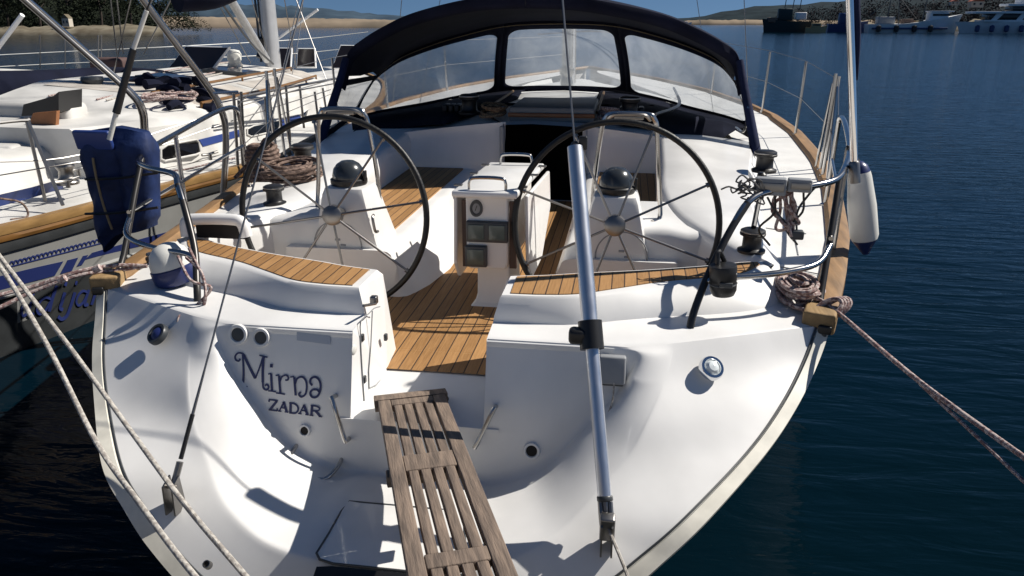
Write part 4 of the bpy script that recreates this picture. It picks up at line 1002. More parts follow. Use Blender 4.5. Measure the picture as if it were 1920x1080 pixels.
# mooring lines
e0 = V((1.62, 3.03, 1.055)); e1 = at(1985, 905, d=2.0); e2 = at(2240, 1110, d=1.3)
q = MB().tube([V((1.50, 3.30, 1.08)), V((1.55, 3.14, 1.07)), e0, e0.lerp(e1, .5)+V((0, 0, -.02)), e1, e2], .0088, 9, 6)
q.tube([e0.lerp(e1, .5)+V((0, 0, -.026)), e0.lerp(e1, .7)+V((.0, 0, -.045)), e1+V((-.02, 0, -.06))], .006, 7, 5)
for i in range(4): q.tube([e0+V((.05*math.cos(a)-.02+.012*i, .03*math.sin(a)+.005*i, .035*math.sin(a*1.0+.9)-.0)) for a in [j*math.pi/4 for j in range(8)]], .0095, 7, 3, True)
tag(rebase(q.build('mooring_line', ROPEP)), 'red flecked mooring line running right from the starboard corner over open water', 'rope', 'mooring lines of the yacht')
rope('mooring_line', [at(-60, 440, d=3.0), at(0, 500, d=2.8), at(90, 650, d=2.6), at(180, 828, d=2.35), at(262, 945, d=2.1), at(350, 1062, d=1.95), at(470, 1200, d=1.75)], .0082, ROPEW, 'grey mooring line crossing the port transom corner, the lower of two', catg='rope')
rope('mooring_line', [at(-60, 400, d=3.1), at(8, 492, d=2.9), at(130, 650, d=2.7), at(250, 815, d=2.45), at(350, 950, d=2.2), at(460, 1080, d=2.0), at(560, 1200, d=1.85)], .0082, ROPEW, 'grey mooring line crossing the port transom corner, the upper of two', catg='rope')
q = MB()
pa = V((-1.55, 3.06, 1.07))
for dz, px, py in ((.012, -40, 650), (-.012, -40, 672)): q.tube([pa+V((.12, .05, .0)), pa+V((0, 0, dz)), at(150, 512-dz*300, d=3.45), at(60, 543-dz*420, d=3.4), at(px, py-82-dz*200, d=3.3), at(-300, 670-dz*800, d=3.1)], .0095, 8, 6)
for i, (px, py) in enumerate(((117, 523), (182, 503))): q.tube([at(px-6, py+4, d=3.3), at(px+6, py-2, d=3.3)], .016, 8, 1)
tag(rebase(q.build('mooring_line', ROPEP)), 'doubled pinkish mooring line running left from the port corner block', 'rope', 'mooring lines of the yacht')

def heap(name, c, rx, ry, rz, turns, r, m, label, seed, catg='rope coil'):
    rn = random.Random(seed); q = MB(); c = V(c)
    for i in range(turns):
        a0 = rn.uniform(0, 6.3); k = rn.uniform(.45, 1); pts = []; tx, ty = rn.uniform(-.6, .6), rn.uniform(-.6, .6); off = V((rn.gauss(0, .2)*rx, rn.gauss(0, .2)*ry, rz*(i/turns)))
        for j in range(9):
            a = a0+j*math.pi/4; x, y = rx*k*math.cos(a), ry*k*math.sin(a)
            pts.append(c+off+V((x, y, r+max(-off.z, .3*(tx*x+ty*y))+rn.uniform(0, .4)*r)))
        q.tube(pts, r, 6, 4)
    return tag(rebase(q.build(name, m)), label, catg, 'rope coils on the yacht')
heap('rope_coil', (1.525, 3.24, 1.025), .075, .14, .08, 14, .009, ROPEP, 'tangled pinkish rope coil on the starboard side deck beside the teak block', 5)
heap('rope_coil', (-1.40, 4.62, 1.185), .19, .17, .09, 20, .0095, ROPEB, 'loose heap of brown rope on the port coaming', 8)
def beehive(c, r0, r1, h, turns, r, m, label):
    q = MB(); pts = []
    for i in range(int(turns*12)):
        t = i/(turns*12); a = 2*math.pi*i/12; q_ = r0+(r1-r0)*t+.012*math.sin(a*1.7+t*9); pts.append(V(c)+V((q_*math.cos(a), q_*math.sin(a), h*t+.006*math.sin(a*3))))
    q.tube(pts, r, 7, 2); q.tube([V(c)+V((r1, 0, h)), V(c)+V((.03, 0, h+.03)), V(c)+V((-.1, .1, h*.6)), V(c)+V((-.24, .05, .0))], r, 7, 5)
    return tag(rebase(q.build('rope_coil', m)), label, 'rope coil', 'rope coils on the yacht')
beehive((-1.60, 4.72, 1.15), .10, .085, .24, 9, .015, ROPEB, 'tall beehive shaped brown rope coil standing on the port coaming behind the wheel')
heap('rope_coil', (-.38, 6.62, 1.37), .11, .14, .08, 9, .012, rope_mat('tan_rope', (.42, .26, .14), (.20, .10, .05)), 'tan rope bundle left of the companionway on the cabin top', 11)
heap('rope_coil', (.62, 6.66, 1.37), .11, .14, .08, 9, .012, ROPEP, 'tan rope bundle right of the companionway on the cabin top', 12)
def hanging_rope(pts, label, n=5, seed=1):
    rn = random.Random(seed); q = MB()
    for i in range(n): q.tube([V(p)+V((rn.uniform(-1, 1), rn.uniform(-1, 1), rn.uniform(-1, 1)))*.03 for p in pts], .007, 6, 6)
    return tag(rebase(q.build('rope_coil', ROPEP)), label, 'rope coil', 'rope coils on the yacht')
hanging_rope([at(1470, 350, y=3.32), at(1462, 385, y=3.34), at(1470, 425, y=3.33), at(1484, 430, y=3.32), at(1482, 390, y=3.31), at(1474, 352, y=3.3)], 'bunch of rope hanging from the starboard stern rail below the grey boxes', 6, 3)
rn = random.Random(31); c = at(1408, 348, y=3.26); pts = []; p = V((0, 0, 0))
for i in range(58):
    p = p*.7+V((rn.uniform(-.045, .04), rn.uniform(-.02, .02), rn.uniform(-.035, .03))); pts.append(c+p)
pts += [c+V((-.05, 0, -.02)), c+V((-.09, -.01, -.005)), c+V((-.12, 0, -.02))]
tag(rebase(MB().tube(pts, .0036, 6, 3).build('rope_coil', rope_mat('grey_line', (.20, .19, .18), (.08, .08, .08)))), 'tangle of thin grey line on the inner end of the starboard stern rail', 'rope coil', 'rope coils on the yacht')
hanging_rope([at(345, 475, y=2.92), at(372, 520, y=2.86), at(382, 548, y=2.84), at(372, 570, y=2.82), at(345, 600, y=2.76), at(328, 628, y=2.70)], 'pinkish rope end hanging from the foot of the port stern rail', 3, 4)

# fender on the starboard side
def fender():
    top, botp = at(1603, 322, y=3.95), at(1613, 448, y=3.95); top.x += .02; botp.x += .02; ax = (top-botp); L = ax.length
    t = thing('fender', 'white cylindrical fender with navy ends hanging outside the starboard rail', 'fender', botp)
    r = .068
    MB().lathe([(r*.9, 0), (r, .02), (r*1.0, L*.5), (r*.82, L*.93), (r*.75, L)], botp, ax, 28).build('body', FEND, t)
    MB().lathe([(r*.02, -.085), (r*.22, -.08), (r*.55, -.04), (r*.9, .0)], botp, ax, 24).build('bottom_cap', NAVY, t)
    MB().lathe([(r*.75, L), (r*.6, L+.03), (r*.3, L+.05), (0, L+.055)], botp, ax, 24).build('top_cap', NAVY, t)
    MB().tube([top+V((0, 0, .04)), V((1.85, 3.96, 1.56)), V((1.83, 3.93, 1.57)), V((1.84, 3.98, 1.53))], .007, 7).build('lanyard', BLACK, t)
fender()
# flag staff with furled dark flag
p0, p1 = at(1602, 318, y=3.60), at(1589, -160, y=3.60)
t = thing('flag_staff', 'polished steel flag staff with a furled dark flag at the starboard stern rail', 'flag', p0)
MB().tube([p0, p1], .0165, 16, 1).build('pole', CHROME, t)
MB().lathe([(.0, -.06), (.024, -.06), (.024, .03), (.0165, .04)], p0, p1-p0, 16).build('socket', STEELD, t)
fl = MB(); ws = [(1606, 150, .004), (1606, 120, .010), (1607, 60, .016), (1603, 0, .02), (1600, -80, .03), (1596, -150, .02)]
fl.tube([at(a, b, y=3.615) for a, b, _ in ws], [.006, .030], 10, 5); fl.build('flag', CANVS, t)
# black stern lamp on the starboard seat end
def lamp_can(px, py0, py1, y, label):
    a, b = at(px, py0, y=y), at(px, py1, y=y); L = (a-b).length; r = .054
    t = thing('rescue_light', label, 'rescue light', b)
    ax = a-b
    MB().lathe([(0, 0), (r*.8, 0), (r*.97, .02), (r, L*.4), (r*.97, L*.42), (r*.97, L*.48), (r, L*.5), (r*1.0, L*.94), (r*.95, L*.985), (r*.7, L), (0, L)], b, ax, 28).build('body', BLACK, t)
    MB().lathe([(r*1.0, L*.36), (r*1.03, L*.38), (r*1.0, L*.40)], b, ax, 28).build('band', GREYD, t)
    MB().box(b+V((0, -r*.98, L*.45)), (.05, .012, L*.16), bev=.003).build('label_plate', GREYD, t)
    MB().tube([a+V((-.02, 0, -.02)), a+V((-.02, .02, .05)), V((1.2, 3.05, 1.19))], .01, 7).build('bracket', BLACK, t)
lamp_can(1356, 496, 552, 2.98, 'black cylindrical rescue light hanging on the starboard stern rail')
# small boxed fitting hanging from a cable
c = at(1494, 440, y=3.32); tag(rebase(MB().box(c, (.055, .04, .04), bev=.008).tube([c, c+V((-.01, .0, .1)), c+V((.03, 0, .18)), at(1530, 350, y=3.35)], .005, 6).tube([c, c+V((-.10, 0, .1)), c+V((-.14, 0, .16))], .005, 6).build('junction_box', GREYD)), 'small dark box dangling on a cable below the starboard stern rail', 'box')

# lifebuoy in its blue cover on the port stern rail
def lifebuoy():
    cen = at(228, 352, y=3.55); t = thing('horseshoe_lifebuoy', 'horseshoe lifebuoy in a blue fabric cover strapped to the port stern rail', 'lifebuoy', cen-V((0, 0, .3)))
    A, B = at(222, 248, y=3.56), at(243, 432, y=3.56); rows = []
    for i in range(22):
        f = i/21; c = A.lerp(B, f); w2 = .205*(1-.22*f)*(.80+.20*min(1, f*6))*(1 if f < .93 else .93); dp = .085*min(1, .45+f*5)*(1 if f < .93 else .8); row = []
        for k in range(40):
            a = 2*math.pi*k/40; ca, sa = math.cos(a), math.sin(a); x = math.copysign(abs(ca)**.55, ca)*w2; y = math.copysign(abs(sa)**.6, sa)*dp
            g = .055*math.exp(-(x/.035)**2)*(1 if sa < 0 else 0)*min(1, f*3)+.010*math.sin(9*f+4*x/.2)+.006*math.sin(23*f+7*ca)
            z = (-.09*f*max(0, -ca)+.03*f*ca)+(.03*(1-abs(x)/.2) if f == 0 else 0)
            row.append(c+V((x, y+g if sa < 0 else y, z)))
        rows.append(row)
    q = MB().grid(rows, False, True); n = len(q.v); q.f.append(tuple(range(40))[::-1]); q.f.append(tuple(range(n-40, n))); q.build('cover', BLUE, t, 50)
    MB().box(A+V((-.09, -.075, -.03)), (.20, .03, .10), Matrix.Rotation(R(12), 3, 'X'), .012).build('cover_flap', STRIPE, t)  # lit upper left of the cover put into a brighter blue
    MB().tube([at(174, 296, y=3.465), at(180, 330, y=3.465), at(194, 385, y=3.47), at(210, 430, y=3.475)], .006, 6).build('zip', PIPE, t)
    for py in (330, 395): MB().tube([at(160, py+6, y=3.48), at(222, py+4, y=3.46), at(296, py-6, y=3.50)], .007, 6, 4).build('strap', BLACK, t)
lifebuoy()
# dan buoy staff
t = thing('danbuoy', 'danbuoy staff with black sleeve and bright bands standing in the blue lifebuoy cover', 'danbuoy', at(205, 262, y=3.42))
A = [at(205, 262, y=3.42), at(218, 212, y=3.44), at(232, 160, y=3.46), at(250, 92, y=3.48), at(256, 70, y=3.48), at(275, 20, y=3.5)]
MB().tube([A[0], A[1]], .0125, 10, 1).build('lower_band', FEND, t); MB().tube([A[1], A[2], A[3]], [.019, .016], 10, 3).build('sleeve', BLACK, t); MB().tube([A[3], A[5]], .0105, 10, 1).build('upper_band', FEND, t)
MB().tube([A[5], A[5]+(A[5]-A[4])*1.2], .004, 6, 1).build('tip', BLACK, t)
# white and navy dome lamp at the port corner
b = at(335, 528, y=3.06); t = thing('horseshoe_light', 'white domed rescue light with a navy base on the port stern corner', 'rescue light', b)
ax = V((-.22, -.05, 1)); 
MB().lathe([(0, 0), (.085, 0), (.10, .02), (.10, .075), (.094, .08)], b, ax, 28).build('base', NAVY, t)
MB().lathe([(.095, .08), (.093, .105), (.078, .15), (.05, .178), (.02, .188), (0, .19)], b, ax, 28).build('dome', FEND, t)
MB().tube([b+V((.1, 0, .05)), b+V((.13, -.02, .0)), b+V((.12, -.03, -.1)), b+V((.02, -.1, -.12)), b+V((-.1, -.1, -.09))], .006, 6).build('light_cord', STEELD, t)
# folded awning frame leaning outboard on the port side
t = thing('awning_frame', 'pair of leaning steel awning tubes rising from the port rail', 'frame', (-2.04, 5.0, 1.05))
def dbl(P, r, nm='frame_tube'):
    P = [V(p) for p in P]; MB().tube(P, r, 10, 3).build(nm, STEELD, t); MB().tube([p+V((.0, .035, .0)) for p in P], r*.8, 9, 3).build(nm, STEEL, t)
dbl([at(416, 376, y=4.95), at(421, 300, y=4.97), at(421, 240, y=4.95), at(412, 205, y=4.9), at(395, 172, y=4.85), at(330, 85, y=4.6), at(262, -6, y=4.4), at(210, -80, y=4.2)], .016)
dbl([at(270, 300, y=4.2), at(268, 240, y=4.2), at(263, 205, y=4.15), at(240, 172, y=4.1), at(150, 92, y=3.95), at(45, 0, y=3.75), at(-60, -95, y=3.6)], .015)
MB().tube([at(398, 175, y=4.85), at(445, 172, y=5.2)], .01, 7).build('cross_tie', STEEL, t)

# ================================================================== NEIGHBOURING YACHT ON THE LEFT
nb = thing('neighbour_yacht', 'white yacht with navy stripes and a varnished rail moored on the left', 'yacht', (-5, 8, 0))
ZG = .84
GUN = [at(-500, 545, z=ZG), at(-200, 485, z=ZG), at(0, 441, z=ZG), at(160, 400, z=ZG), at(300, 361, z=ZG), at(450, 322, z=ZG), at(570, 287, z=ZG)]
GUN = [(p.x-.02, p.y) for p in GUN]+[(-2.85, 9.8), (-3.15, 12), (-3.9, 14.6), (-5.0, 16.6), (-5.9, 17.6)]
gun = cat([V((a, b, ZG+max(0, b-9)*.03)) for a, b in GUN], 8)
gunt = [(p.y, p.x) for p in gun]
def xg(y): return interp(gunt, y)
NX = -5.35
def side_pt(p, z): return V((p.x-(.10*(ZG-z) if z > .1 else .10*(ZG-.1)+(.1-z)*.9), p.y, z))
hrow = []
for p in gun:
    hrow.append([side_pt(p, z) for z in (p.z, .62, .40, .2, .05, -.25)])
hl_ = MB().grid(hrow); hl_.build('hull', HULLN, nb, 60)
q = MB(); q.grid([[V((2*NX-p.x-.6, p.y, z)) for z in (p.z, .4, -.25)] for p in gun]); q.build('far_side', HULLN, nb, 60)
def on_side(px, py):
    x = -3.
    for _ in range(30):
        p = at(px, py, x=x); x = .5*x+.5*(xg(p.y)-.10*(ZG-p.z)-0)
    return at(px, py, x=x)
SN = V((1, -.12, .1)).normalized()
def band(pts_top, pts_bot, nm, m, off=.004, th=.0):
    a = cat([on_side(*p) for p in pts_top], 6); b = cat([on_side(*p) for p in pts_bot], 6)
    q = MB().grid([[p+SN*0 for p in a], [p+SN*off for p in a], [p+SN*off for p in b], [p for p in b]]); return q.build(nm, m, nb, 0)
# varnished rubbing rail in two strips
def rail_strip(za, zb, o0, nm, m):
    rws = [[V((p.x-.05, p.y, p.z+zb)), V((p.x+o0, p.y, p.z+zb)), V((p.x+o0+.006, p.y, p.z+(za+zb)/2)), V((p.x+o0, p.y, p.z+za)), V((p.x-.04, p.y, p.z+za))] for p in gun]
    return MB().grid(rws).build(nm, m, nb, 30)
VARN = mat('varnished_teak', (.34, .20, .075), .4, var=.35, vscale=(18, 3, 18)); VARD = mat('varnished_teak_dark', (.20, .095, .025), .45, var=.3, vscale=(18, 3, 18))
rail_strip(-.005, .055, .02, 'rubbing_rail', VARN); rail_strip(-.05, -.007, .015, 'rubbing_rail', VARD)
rail_strip(-.125, -.052, .004, 'hull_groove', HULLD)
# navy boot stripe, wave pattern, lower rail
band([(-30, 525), (60, 503), (118, 490)], [(-30, 552), (60, 528), (102, 517)], 'hull_stripe', NAVY)
band([(126, 488), (146, 483)], [(112, 514), (134, 508)], 'hull_stripe', NAVY); band([(155, 480), (165, 478)], [(143, 500), (153, 497)], 'hull_stripe', NAVY)
band([(172, 474), (260, 449), (340, 428)], [(158, 487), (260, 462), (345, 440)], 'hull_stripe', NAVY)
q = MB()
for i in range(24):
    x = 18+8.0*i; y = 496-.245*(x-18)*1.05; q.ribbon([on_side(x, y), on_side(x+2, y-5), on_side(x+6, y-5), on_side(x+8, y)], .010, SN, .004, 3)
q.ribbon([on_side(x, 500-.257*(x-18)) for x in range(10, 230, 20)], .008, SN, .004, 2); q.build('wave_pattern', NAVY, nb, 0)
band([(-40, 574), (0, 562), (117, 524), (222, 490), (300, 466)], [(-40, 780), (0, 770), (110, 730), (230, 690), (300, 660)], 'lower_hull', HULLD, .003)
LN = [(-40, 570), (0, 558), (117, 521), (222, 487), (300, 463)]
q = MB().tube([on_side(*p)+SN*.006 for p in LN], .016, 8, 5); q.build('lower_rail', LOWR, nb)
def np_(x, y): return on_side(x/3.6, 380+y/3.6)+SN*.006
LET = [(.020, [(160, 665), (140, 735), (150, 765), (175, 750)]), (.028, [(210, 620), (222, 628)]), (.020, [(205, 670), (185, 735), (196, 765), (222, 745)]),
       (.026, [(378, 560), (350, 640), (326, 735)]), (.018, [(338, 650), (300, 640), (262, 672), (244, 722), (262, 752), (298, 730), (334, 670)]),
       (.026, [(432, 606), (414, 665), (402, 712), (420, 722)]), (.030, [(430, 545), (446, 552)]),
       (.026, [(500, 606), (474, 690), (446, 762), (412, 786), (386, 768)]), (.030, [(502, 540), (516, 546)]),
       (.018, [(588, 606), (556, 596), (524, 624), (510, 668), (526, 694), (556, 672), (584, 618)]), (.024, [(594, 588), (574, 650), (568, 690), (590, 686)]),
       (.024, [(650, 560), (632, 630), (612, 690)]), (.02, [(640, 610), (664, 572), (690, 570)])]
q = MB()
for w_, pts in LET: q.ribbon([np_(*p) for p in pts], w_, SN, .003, 5)
q.build('name_lettering', NAVY, nb, 0)
# deck, cabin
def off(o): return lambda p: V((p.x-o, p.y, p.z))
dk = MB(); rws = []
for p in gun: rws.append([V((p.x-.04, p.y, p.z+.02)), V((p.x-.45, p.y, p.z+.05)), V((p.x*.55+NX*.45, p.y, p.z+.10)), V((NX, p.y, p.z+.12)), V((2*NX-p.x-.6, p.y, p.z))])
dk.grid(rws); dk.build('deck', GELO, nb, 60)
CB = [at(-120, 380, z=.92), at(60, 352, z=.92), at(200, 330, z=.92), at(300, 312, z=.92), at(370, 300, z=.92), at(465, 268, z=.92), at(530, 244, z=.92), at(600, 222, z=.92)]
CBx = [(p.y, p.x) for p in CB]+[(11.5, -3.75), (13.5, -4.4), (15, -5.0)]
def cabsec(y, full=True):
    x = interp(CBx, y); f = min(1, max(0, (y-6.2)/1.2)); g = 1-max(0, (y-11.5)/3.5)*.75
    h = (.26+.30*f)*g
    return [V((x, y, .90)), V((x-.035, y, .90+.5*.36*g)), V((x-.06, y, .90+.36*g)), V((x-.14, y, .90+.42*g)), V((x*.7+NX*.3, y, .90+.42*g+.12*f*g)), V((NX, y, .90+.44*g+.22*f*g))]
yy = [5.7+.35*i for i in range(27)]
rws = [cabsec(y) for y in yy]
q = MB().grid(rws); q.add(rws[0]+[V((NX, yy[0], .9))], [tuple(range(7))]); cab = q.build('cabin', GELO, nb, 35)
def on_cab(px, py):
    x = -3.2
    for _ in range(40):
        p = at(px, py, x=x); x = .6*x+.4*(interp(CBx, p.y)-.035*max(0, min(1, (p.z-.9)/.18))-.0)
    return at(px, py, x=x)
CN = V((1, -.15, .15)).normalized()
def patch(pts, nm, m, off=.006, frame=None):
    P = [on_cab(*p)+CN*.002 for p in pts]; o = MB().prism(P, CN*off).build(nm, m, cab, 0)
    if frame:
        P2 = [p+CN*(off+.002) for p in P]; MB().tube(P2, frame, 6, 1, True).build('window_frame', GELO, o)
patch([(300, 280), (312, 272), (366, 262), (371, 268), (374, 286), (366, 290), (308, 302), (300, 298)], 'window', BLKWIN, .008, .010)
patch([(462, 242), (474, 236), (520, 226), (524, 230), (522, 240), (512, 246), (470, 256), (462, 252)], 'window', BLKWIN, .008, .008)
patch([(566, 212), (574, 206), (600, 200), (604, 206), (600, 214), (570, 222)], 'window', BLKWIN, .008, .008)
patch([(372, 262), (452, 242), (456, 254), (380, 275)], 'blue_stripe', STRIPE); patch([(524, 226), (560, 215), (566, 224), (526, 238)], 'blue_stripe', STRIPE)
def cab_at(y, f, up=.004):         # point on the cabin section, f = 0 at its foot .. 5 on the centreline
    c_ = cabsec(y); k = min(4, int(f)); return c_[k].lerp(c_[k+1], f-k)+V((0, 0, up))
for y0, y1, f0, f1 in ((7.3, 8.7, 3.25, 4.0), (8.9, 10.6, 3.25, 4.0), (10.8, 11.8, 3.3, 4.2), (7.3, 8.2, 4.1, 4.9)):
    q = MB().grid([[cab_at(y0+(y1-y0)*i/6, f0+(f1-f0)*j/4) for j in range(5)] for i in range(7)]); q.build('nonskid_panel', NSKID, cab, 0)
for y0, f0 in ((8.35, 4.45), (9.7, 4.4)):
    q = MB().prism([cab_at(y0, f0-.22, .0), cab_at(y0, f0+.22, .0), cab_at(y0+.5, f0+.22, .0), cab_at(y0+.5, f0-.22, .0)], (0, 0, .045)); h_ = q.build('deck_hatch', GREYD, cab, 0, bevel=.008)
    q = MB().prism([cab_at(y0+.05, f0-.18, .046), cab_at(y0+.05, f0+.18, .046), cab_at(y0+.45, f0+.18, .046), cab_at(y0+.45, f0-.18, .046)], (0, 0, .004)); q.build('hatch_pane', SMOKE, h_, 0)
for f in (3.12, 4.05):
    q = MB().tube([cab_at(7.2, f, .05), cab_at(9.2, f, .055), cab_at(11.2, f, .05)], .016, 7, 3)
    for y in (7.2, 8.2, 9.2, 10.2, 11.2): q.tube([cab_at(y, f, -.01), cab_at(y, f, .05)], .012, 6, 1)
    q.build('cabin_handrail', VARD, cab)
for k, f in enumerate((4.25, 4.32, 4.6, 4.66)): MB().tube([cab_at(6.9, f, .02), cab_at(8.5, f+.05, .018), cab_at(10.5, f+.25, .02), cab_at(11.6, 4.9, .03)], .008, 6, 4).build('running_line', (ROPEW, ROPEP)[k % 2], cab)
# cockpit coaming aft of the cabin
cw = []
for px, py in ((-140, 392), (0, 362), (60, 350), (130, 332), (200, 318), (262, 305)):
    b = at(px, py, z=.90); cw.append([b, b+V((-.03, 0, .20)), b+V((-.10, .02, .27)), b+V((-.38, .05, .29)), b+V((-.43, .05, .22)), b+V((-.45, .05, -.02))])
co = MB().grid(cw).build('cockpit_coaming', GELO, nb, 50)
a = [on_cab(0, 0)]*0
def plane_strip(top, bot, z0, nm, m):
    q = MB().grid([[at(*p, z=z0+.09)+V((.012, -.012, 0)) for p in top], [at(*p, z=z0)+V((.014, -.014, 0)) for p in bot]]); return q.build(nm, m, nb, 0)
plane_strip([(-60, 378), (60, 350), (118, 334)], [(-60, 402), (60, 370), (118, 352)], .93, 'blue_stripe', STRIPE)
# cockpit interior: pale lockers, wooden board, dark sprayhood lying folded
MB().box(at(35, 285, z=1.05), (.75, 1.3, .30), Matrix.Rotation(R(8), 3, 'Z'), .05).build('cockpit_locker', GELO, nb)
q = MB().prism([at(48, 250, y=5.9), at(62, 212, y=5.9), at(106, 208, y=5.9), at(104, 240, y=5.9), at(74, 276, y=5.9), at(60, 270, y=5.9)], (0, .04, 0)); q.build('washboard', mat('orange_wood', (.36, .13, .035), .4, var=.3), nb, 0)
q = MB().prism([at(40, 218, y=6.1), at(44, 196, y=6.1), at(100, 180, y=6.1), at(110, 172, y=6.1), at(110, 210, y=6.1), at(100, 214, y=6.1)], (0, .3, 0)); q.build('companion_hood', BLACK, nb, 0)
MB().box(at(60, 232, y=6.35), (1.0, .3, .40), None, .06).build('cockpit_bulkhead', GELO, nb)
q = MB(); P = cat([at(-60, 178, z=1.40), at(40, 170, z=1.41), at(130, 160, z=1.42), at(210, 150, z=1.44), at(300, 150, z=1.44), at(335, 156, z=1.44)], 5)
q.tube(P, [.25, .10], 12, 1); fo = q.build('folded_sprayhood', CANV, nb, 60)
MB().tube([at(150, 178, z=1.40), at(200, 168, z=1.42), at(240, 156, z=1.44)], .035, 8).build('hood_coaming', VARD, nb)
MB().grid([[at(0, 178, z=1.36), at(120, 185, z=1.36), at(205, 172, z=1.38)], [at(-40, 250, z=1.2), at(140, 222, z=1.2), at(300, 215, z=1.22)], [at(-40, 280, z=1.0), at(160, 262, z=1.0), at(290, 250, z=1.02)]]).build('cockpit_side', mat('old_gelcoat_grey', (.50, .49, .47), .6, var=.1), nb, 50)
MB().tube([at(140, 190, z=1.38), at(175, 182, z=1.38), at(212, 188, z=1.38), at(260, 196, z=1.38), at(300, 192, z=1.38)], .03, 8).build('deck_moulding', GELO, nb)
def nwinch(px, py, z, sc, m=GREYD):
    b = at(px, py, z=z); q = MB().lathe([(0, 0), (.085, 0), (.088, .02), (.062, .06), (.055, .11), (.076, .15), (.07, .17), (0, .175)], (0, 0, 0), (0, 0, 1), 20)
    MB().add([b+p*sc for p in q.v], q.f).build('winch', m, nb)
nwinch(180, 190, 1.34, 1.5); nwinch(160, 240, 1.16, 1.15); nwinch(128, 345, 1.0, .9, STEELD)
# hatches standing open, vents, mast
def quad_panel(px4, y, nm, m, fr):
    P = [at(a, b, y=y+dy) for a, b, dy in px4]; n = (P[1]-P[0]).cross(P[3]-P[0]).normalized(); o = MB().prism(P, n*.02).build(nm, m, nb, 0)
    MB().tube(P, fr, 7, 1, True).build('hatch_frame', WHITE, o)
quad_panel([(312, 137, 0), (392, 139, -.2), (430, 90, -.1), (350, 88, .1)], 10.2, 'open_hatch', SMOKE, .022)
quad_panel([(558, 126, 0), (592, 126, 0), (590, 92, .1), (560, 92, .1)], 12.2, 'open_hatch', SMOKE, .022)
quad_panel([(515, 126, 0), (545, 128, 0), (547, 91, .1), (520, 91, .1)], 12.8, 'open_hatch', SMOKE, .022)
quad_panel([(624, 128, 0), (660, 128, 0), (668, 86, .1), (640, 86, .1)], 11.8, 'open_hatch', SMOKE, .022)
b = at(440, 138, y=10.8); MB().lathe([(.10, 0), (.10, .1), (.08, .16), (.10, .2), (.10, .28), (.07, .33), (0, .34)], b, (.1, 0, 1), 18).build('dorade_vent', FEND, nb)
MB().lathe([(.06, .0), (.085, .05), (.0, .07)], b+V((.06, -.08, .2)), (.5, -1, 0), 14).build('vent_mouth', FEND, nb)
mb_ = at(512, 116, y=11.7)
q = MB(); q.grid([[mb_+V((.105*math.cos(a), .16*math.sin(a), z)) for a in [i*math.pi/10 for i in range(20)]] for z in (-.1, 2, 14)], False, True); nm_ = q.build('mast', ALUP, nb)
for dx in (-.17, -.12): MB().tube([mb_+V((dx, -.05, 0)), mb_+V((dx-.01, 0, 5))], .018, 6, 1).build('mast_track', GREYD, nm_)
MB().tube([mb_+V((-.14, -.1, .05)), mb_+V((-.10, -.05, .2)), mb_+V((-.14, -.1, .35))], .09, 8).build('gooseneck', BLACK, nm_)
MB().tube([at(500, 112, y=11.4), at(428, -8, y=9.4)], .055, 12, 1).build('boom_vang', ALUP, nb)
MB().tube([at(512, 120, y=11.3), at(470, 80, y=10.3), at(412, 0, y=9.0)], .015, 7).build('vang_tackle', GREYD, nb)
MB().tube([at(330, -12, y=8.4), at(390, -14, y=8.7), at(440, -30, y=9.1)], [.20, .17], 14, 4).build('boom_cover', CANV, nb)
MB().tube([at(522, 72, y=12), at(596, 18, y=12)], .02, 8, 1).build('spinnaker_pole', WHITE, nb)
MB().tube([at(0, 84, y=6), at(42, 28, y=6)], .020, 8, 1).tube([at(-40, 140, y=6), at(0, 84, y=6)], .02, 8, 1).build('deck_pole', WHITE, nb)
heapn = [(300, 165, 1.45, .25, BLACK, 9), (345, 175, 1.44, .28, CANV, 8), (365, 208, 1.30, .25, CANV, 8)]
q = MB(); rn = random.Random(2)
for px, py, z, s_, m, n in heapn:
    c = at(px, py, z=z)
    for i in range(n):
        a = rn.uniform(0, 6.3); p = c+V((rn.gauss(0, .45)*s_, rn.gauss(0, .6)*s_, rn.uniform(-.03, .10))); d = V((math.cos(a), math.sin(a), rn.uniform(-.4, .2)))*s_*.45; q.tube([p-d, p+V((rn.uniform(-1, 1), rn.uniform(-1, 1), 1))*.04, p+d], [.055, .03], 7, 4)
q.build('sail_tie_heap', CANV, nb, 50)
q = MB()
for i in range(16):
    c = at(rn.uniform(285, 345), rn.uniform(168, 190), z=1.43); r_ = rn.uniform(.08, .16); q.tube([c+V((r_*math.cos(a), r_*math.sin(a)*1.3, rn.uniform(0, .06))) for a in [k*1.05 for k in range(6)]], .012, 6, 3, True)
q.build('rope_heap', ROPEP, nb)
MB().tube([at(305, 200, z=1.33), at(320, 225, z=1.25), at(334, 262, z=1.1), at(330, 290, z=1.0)], .010, 6).build('hanging_line', ROPEW, nb)
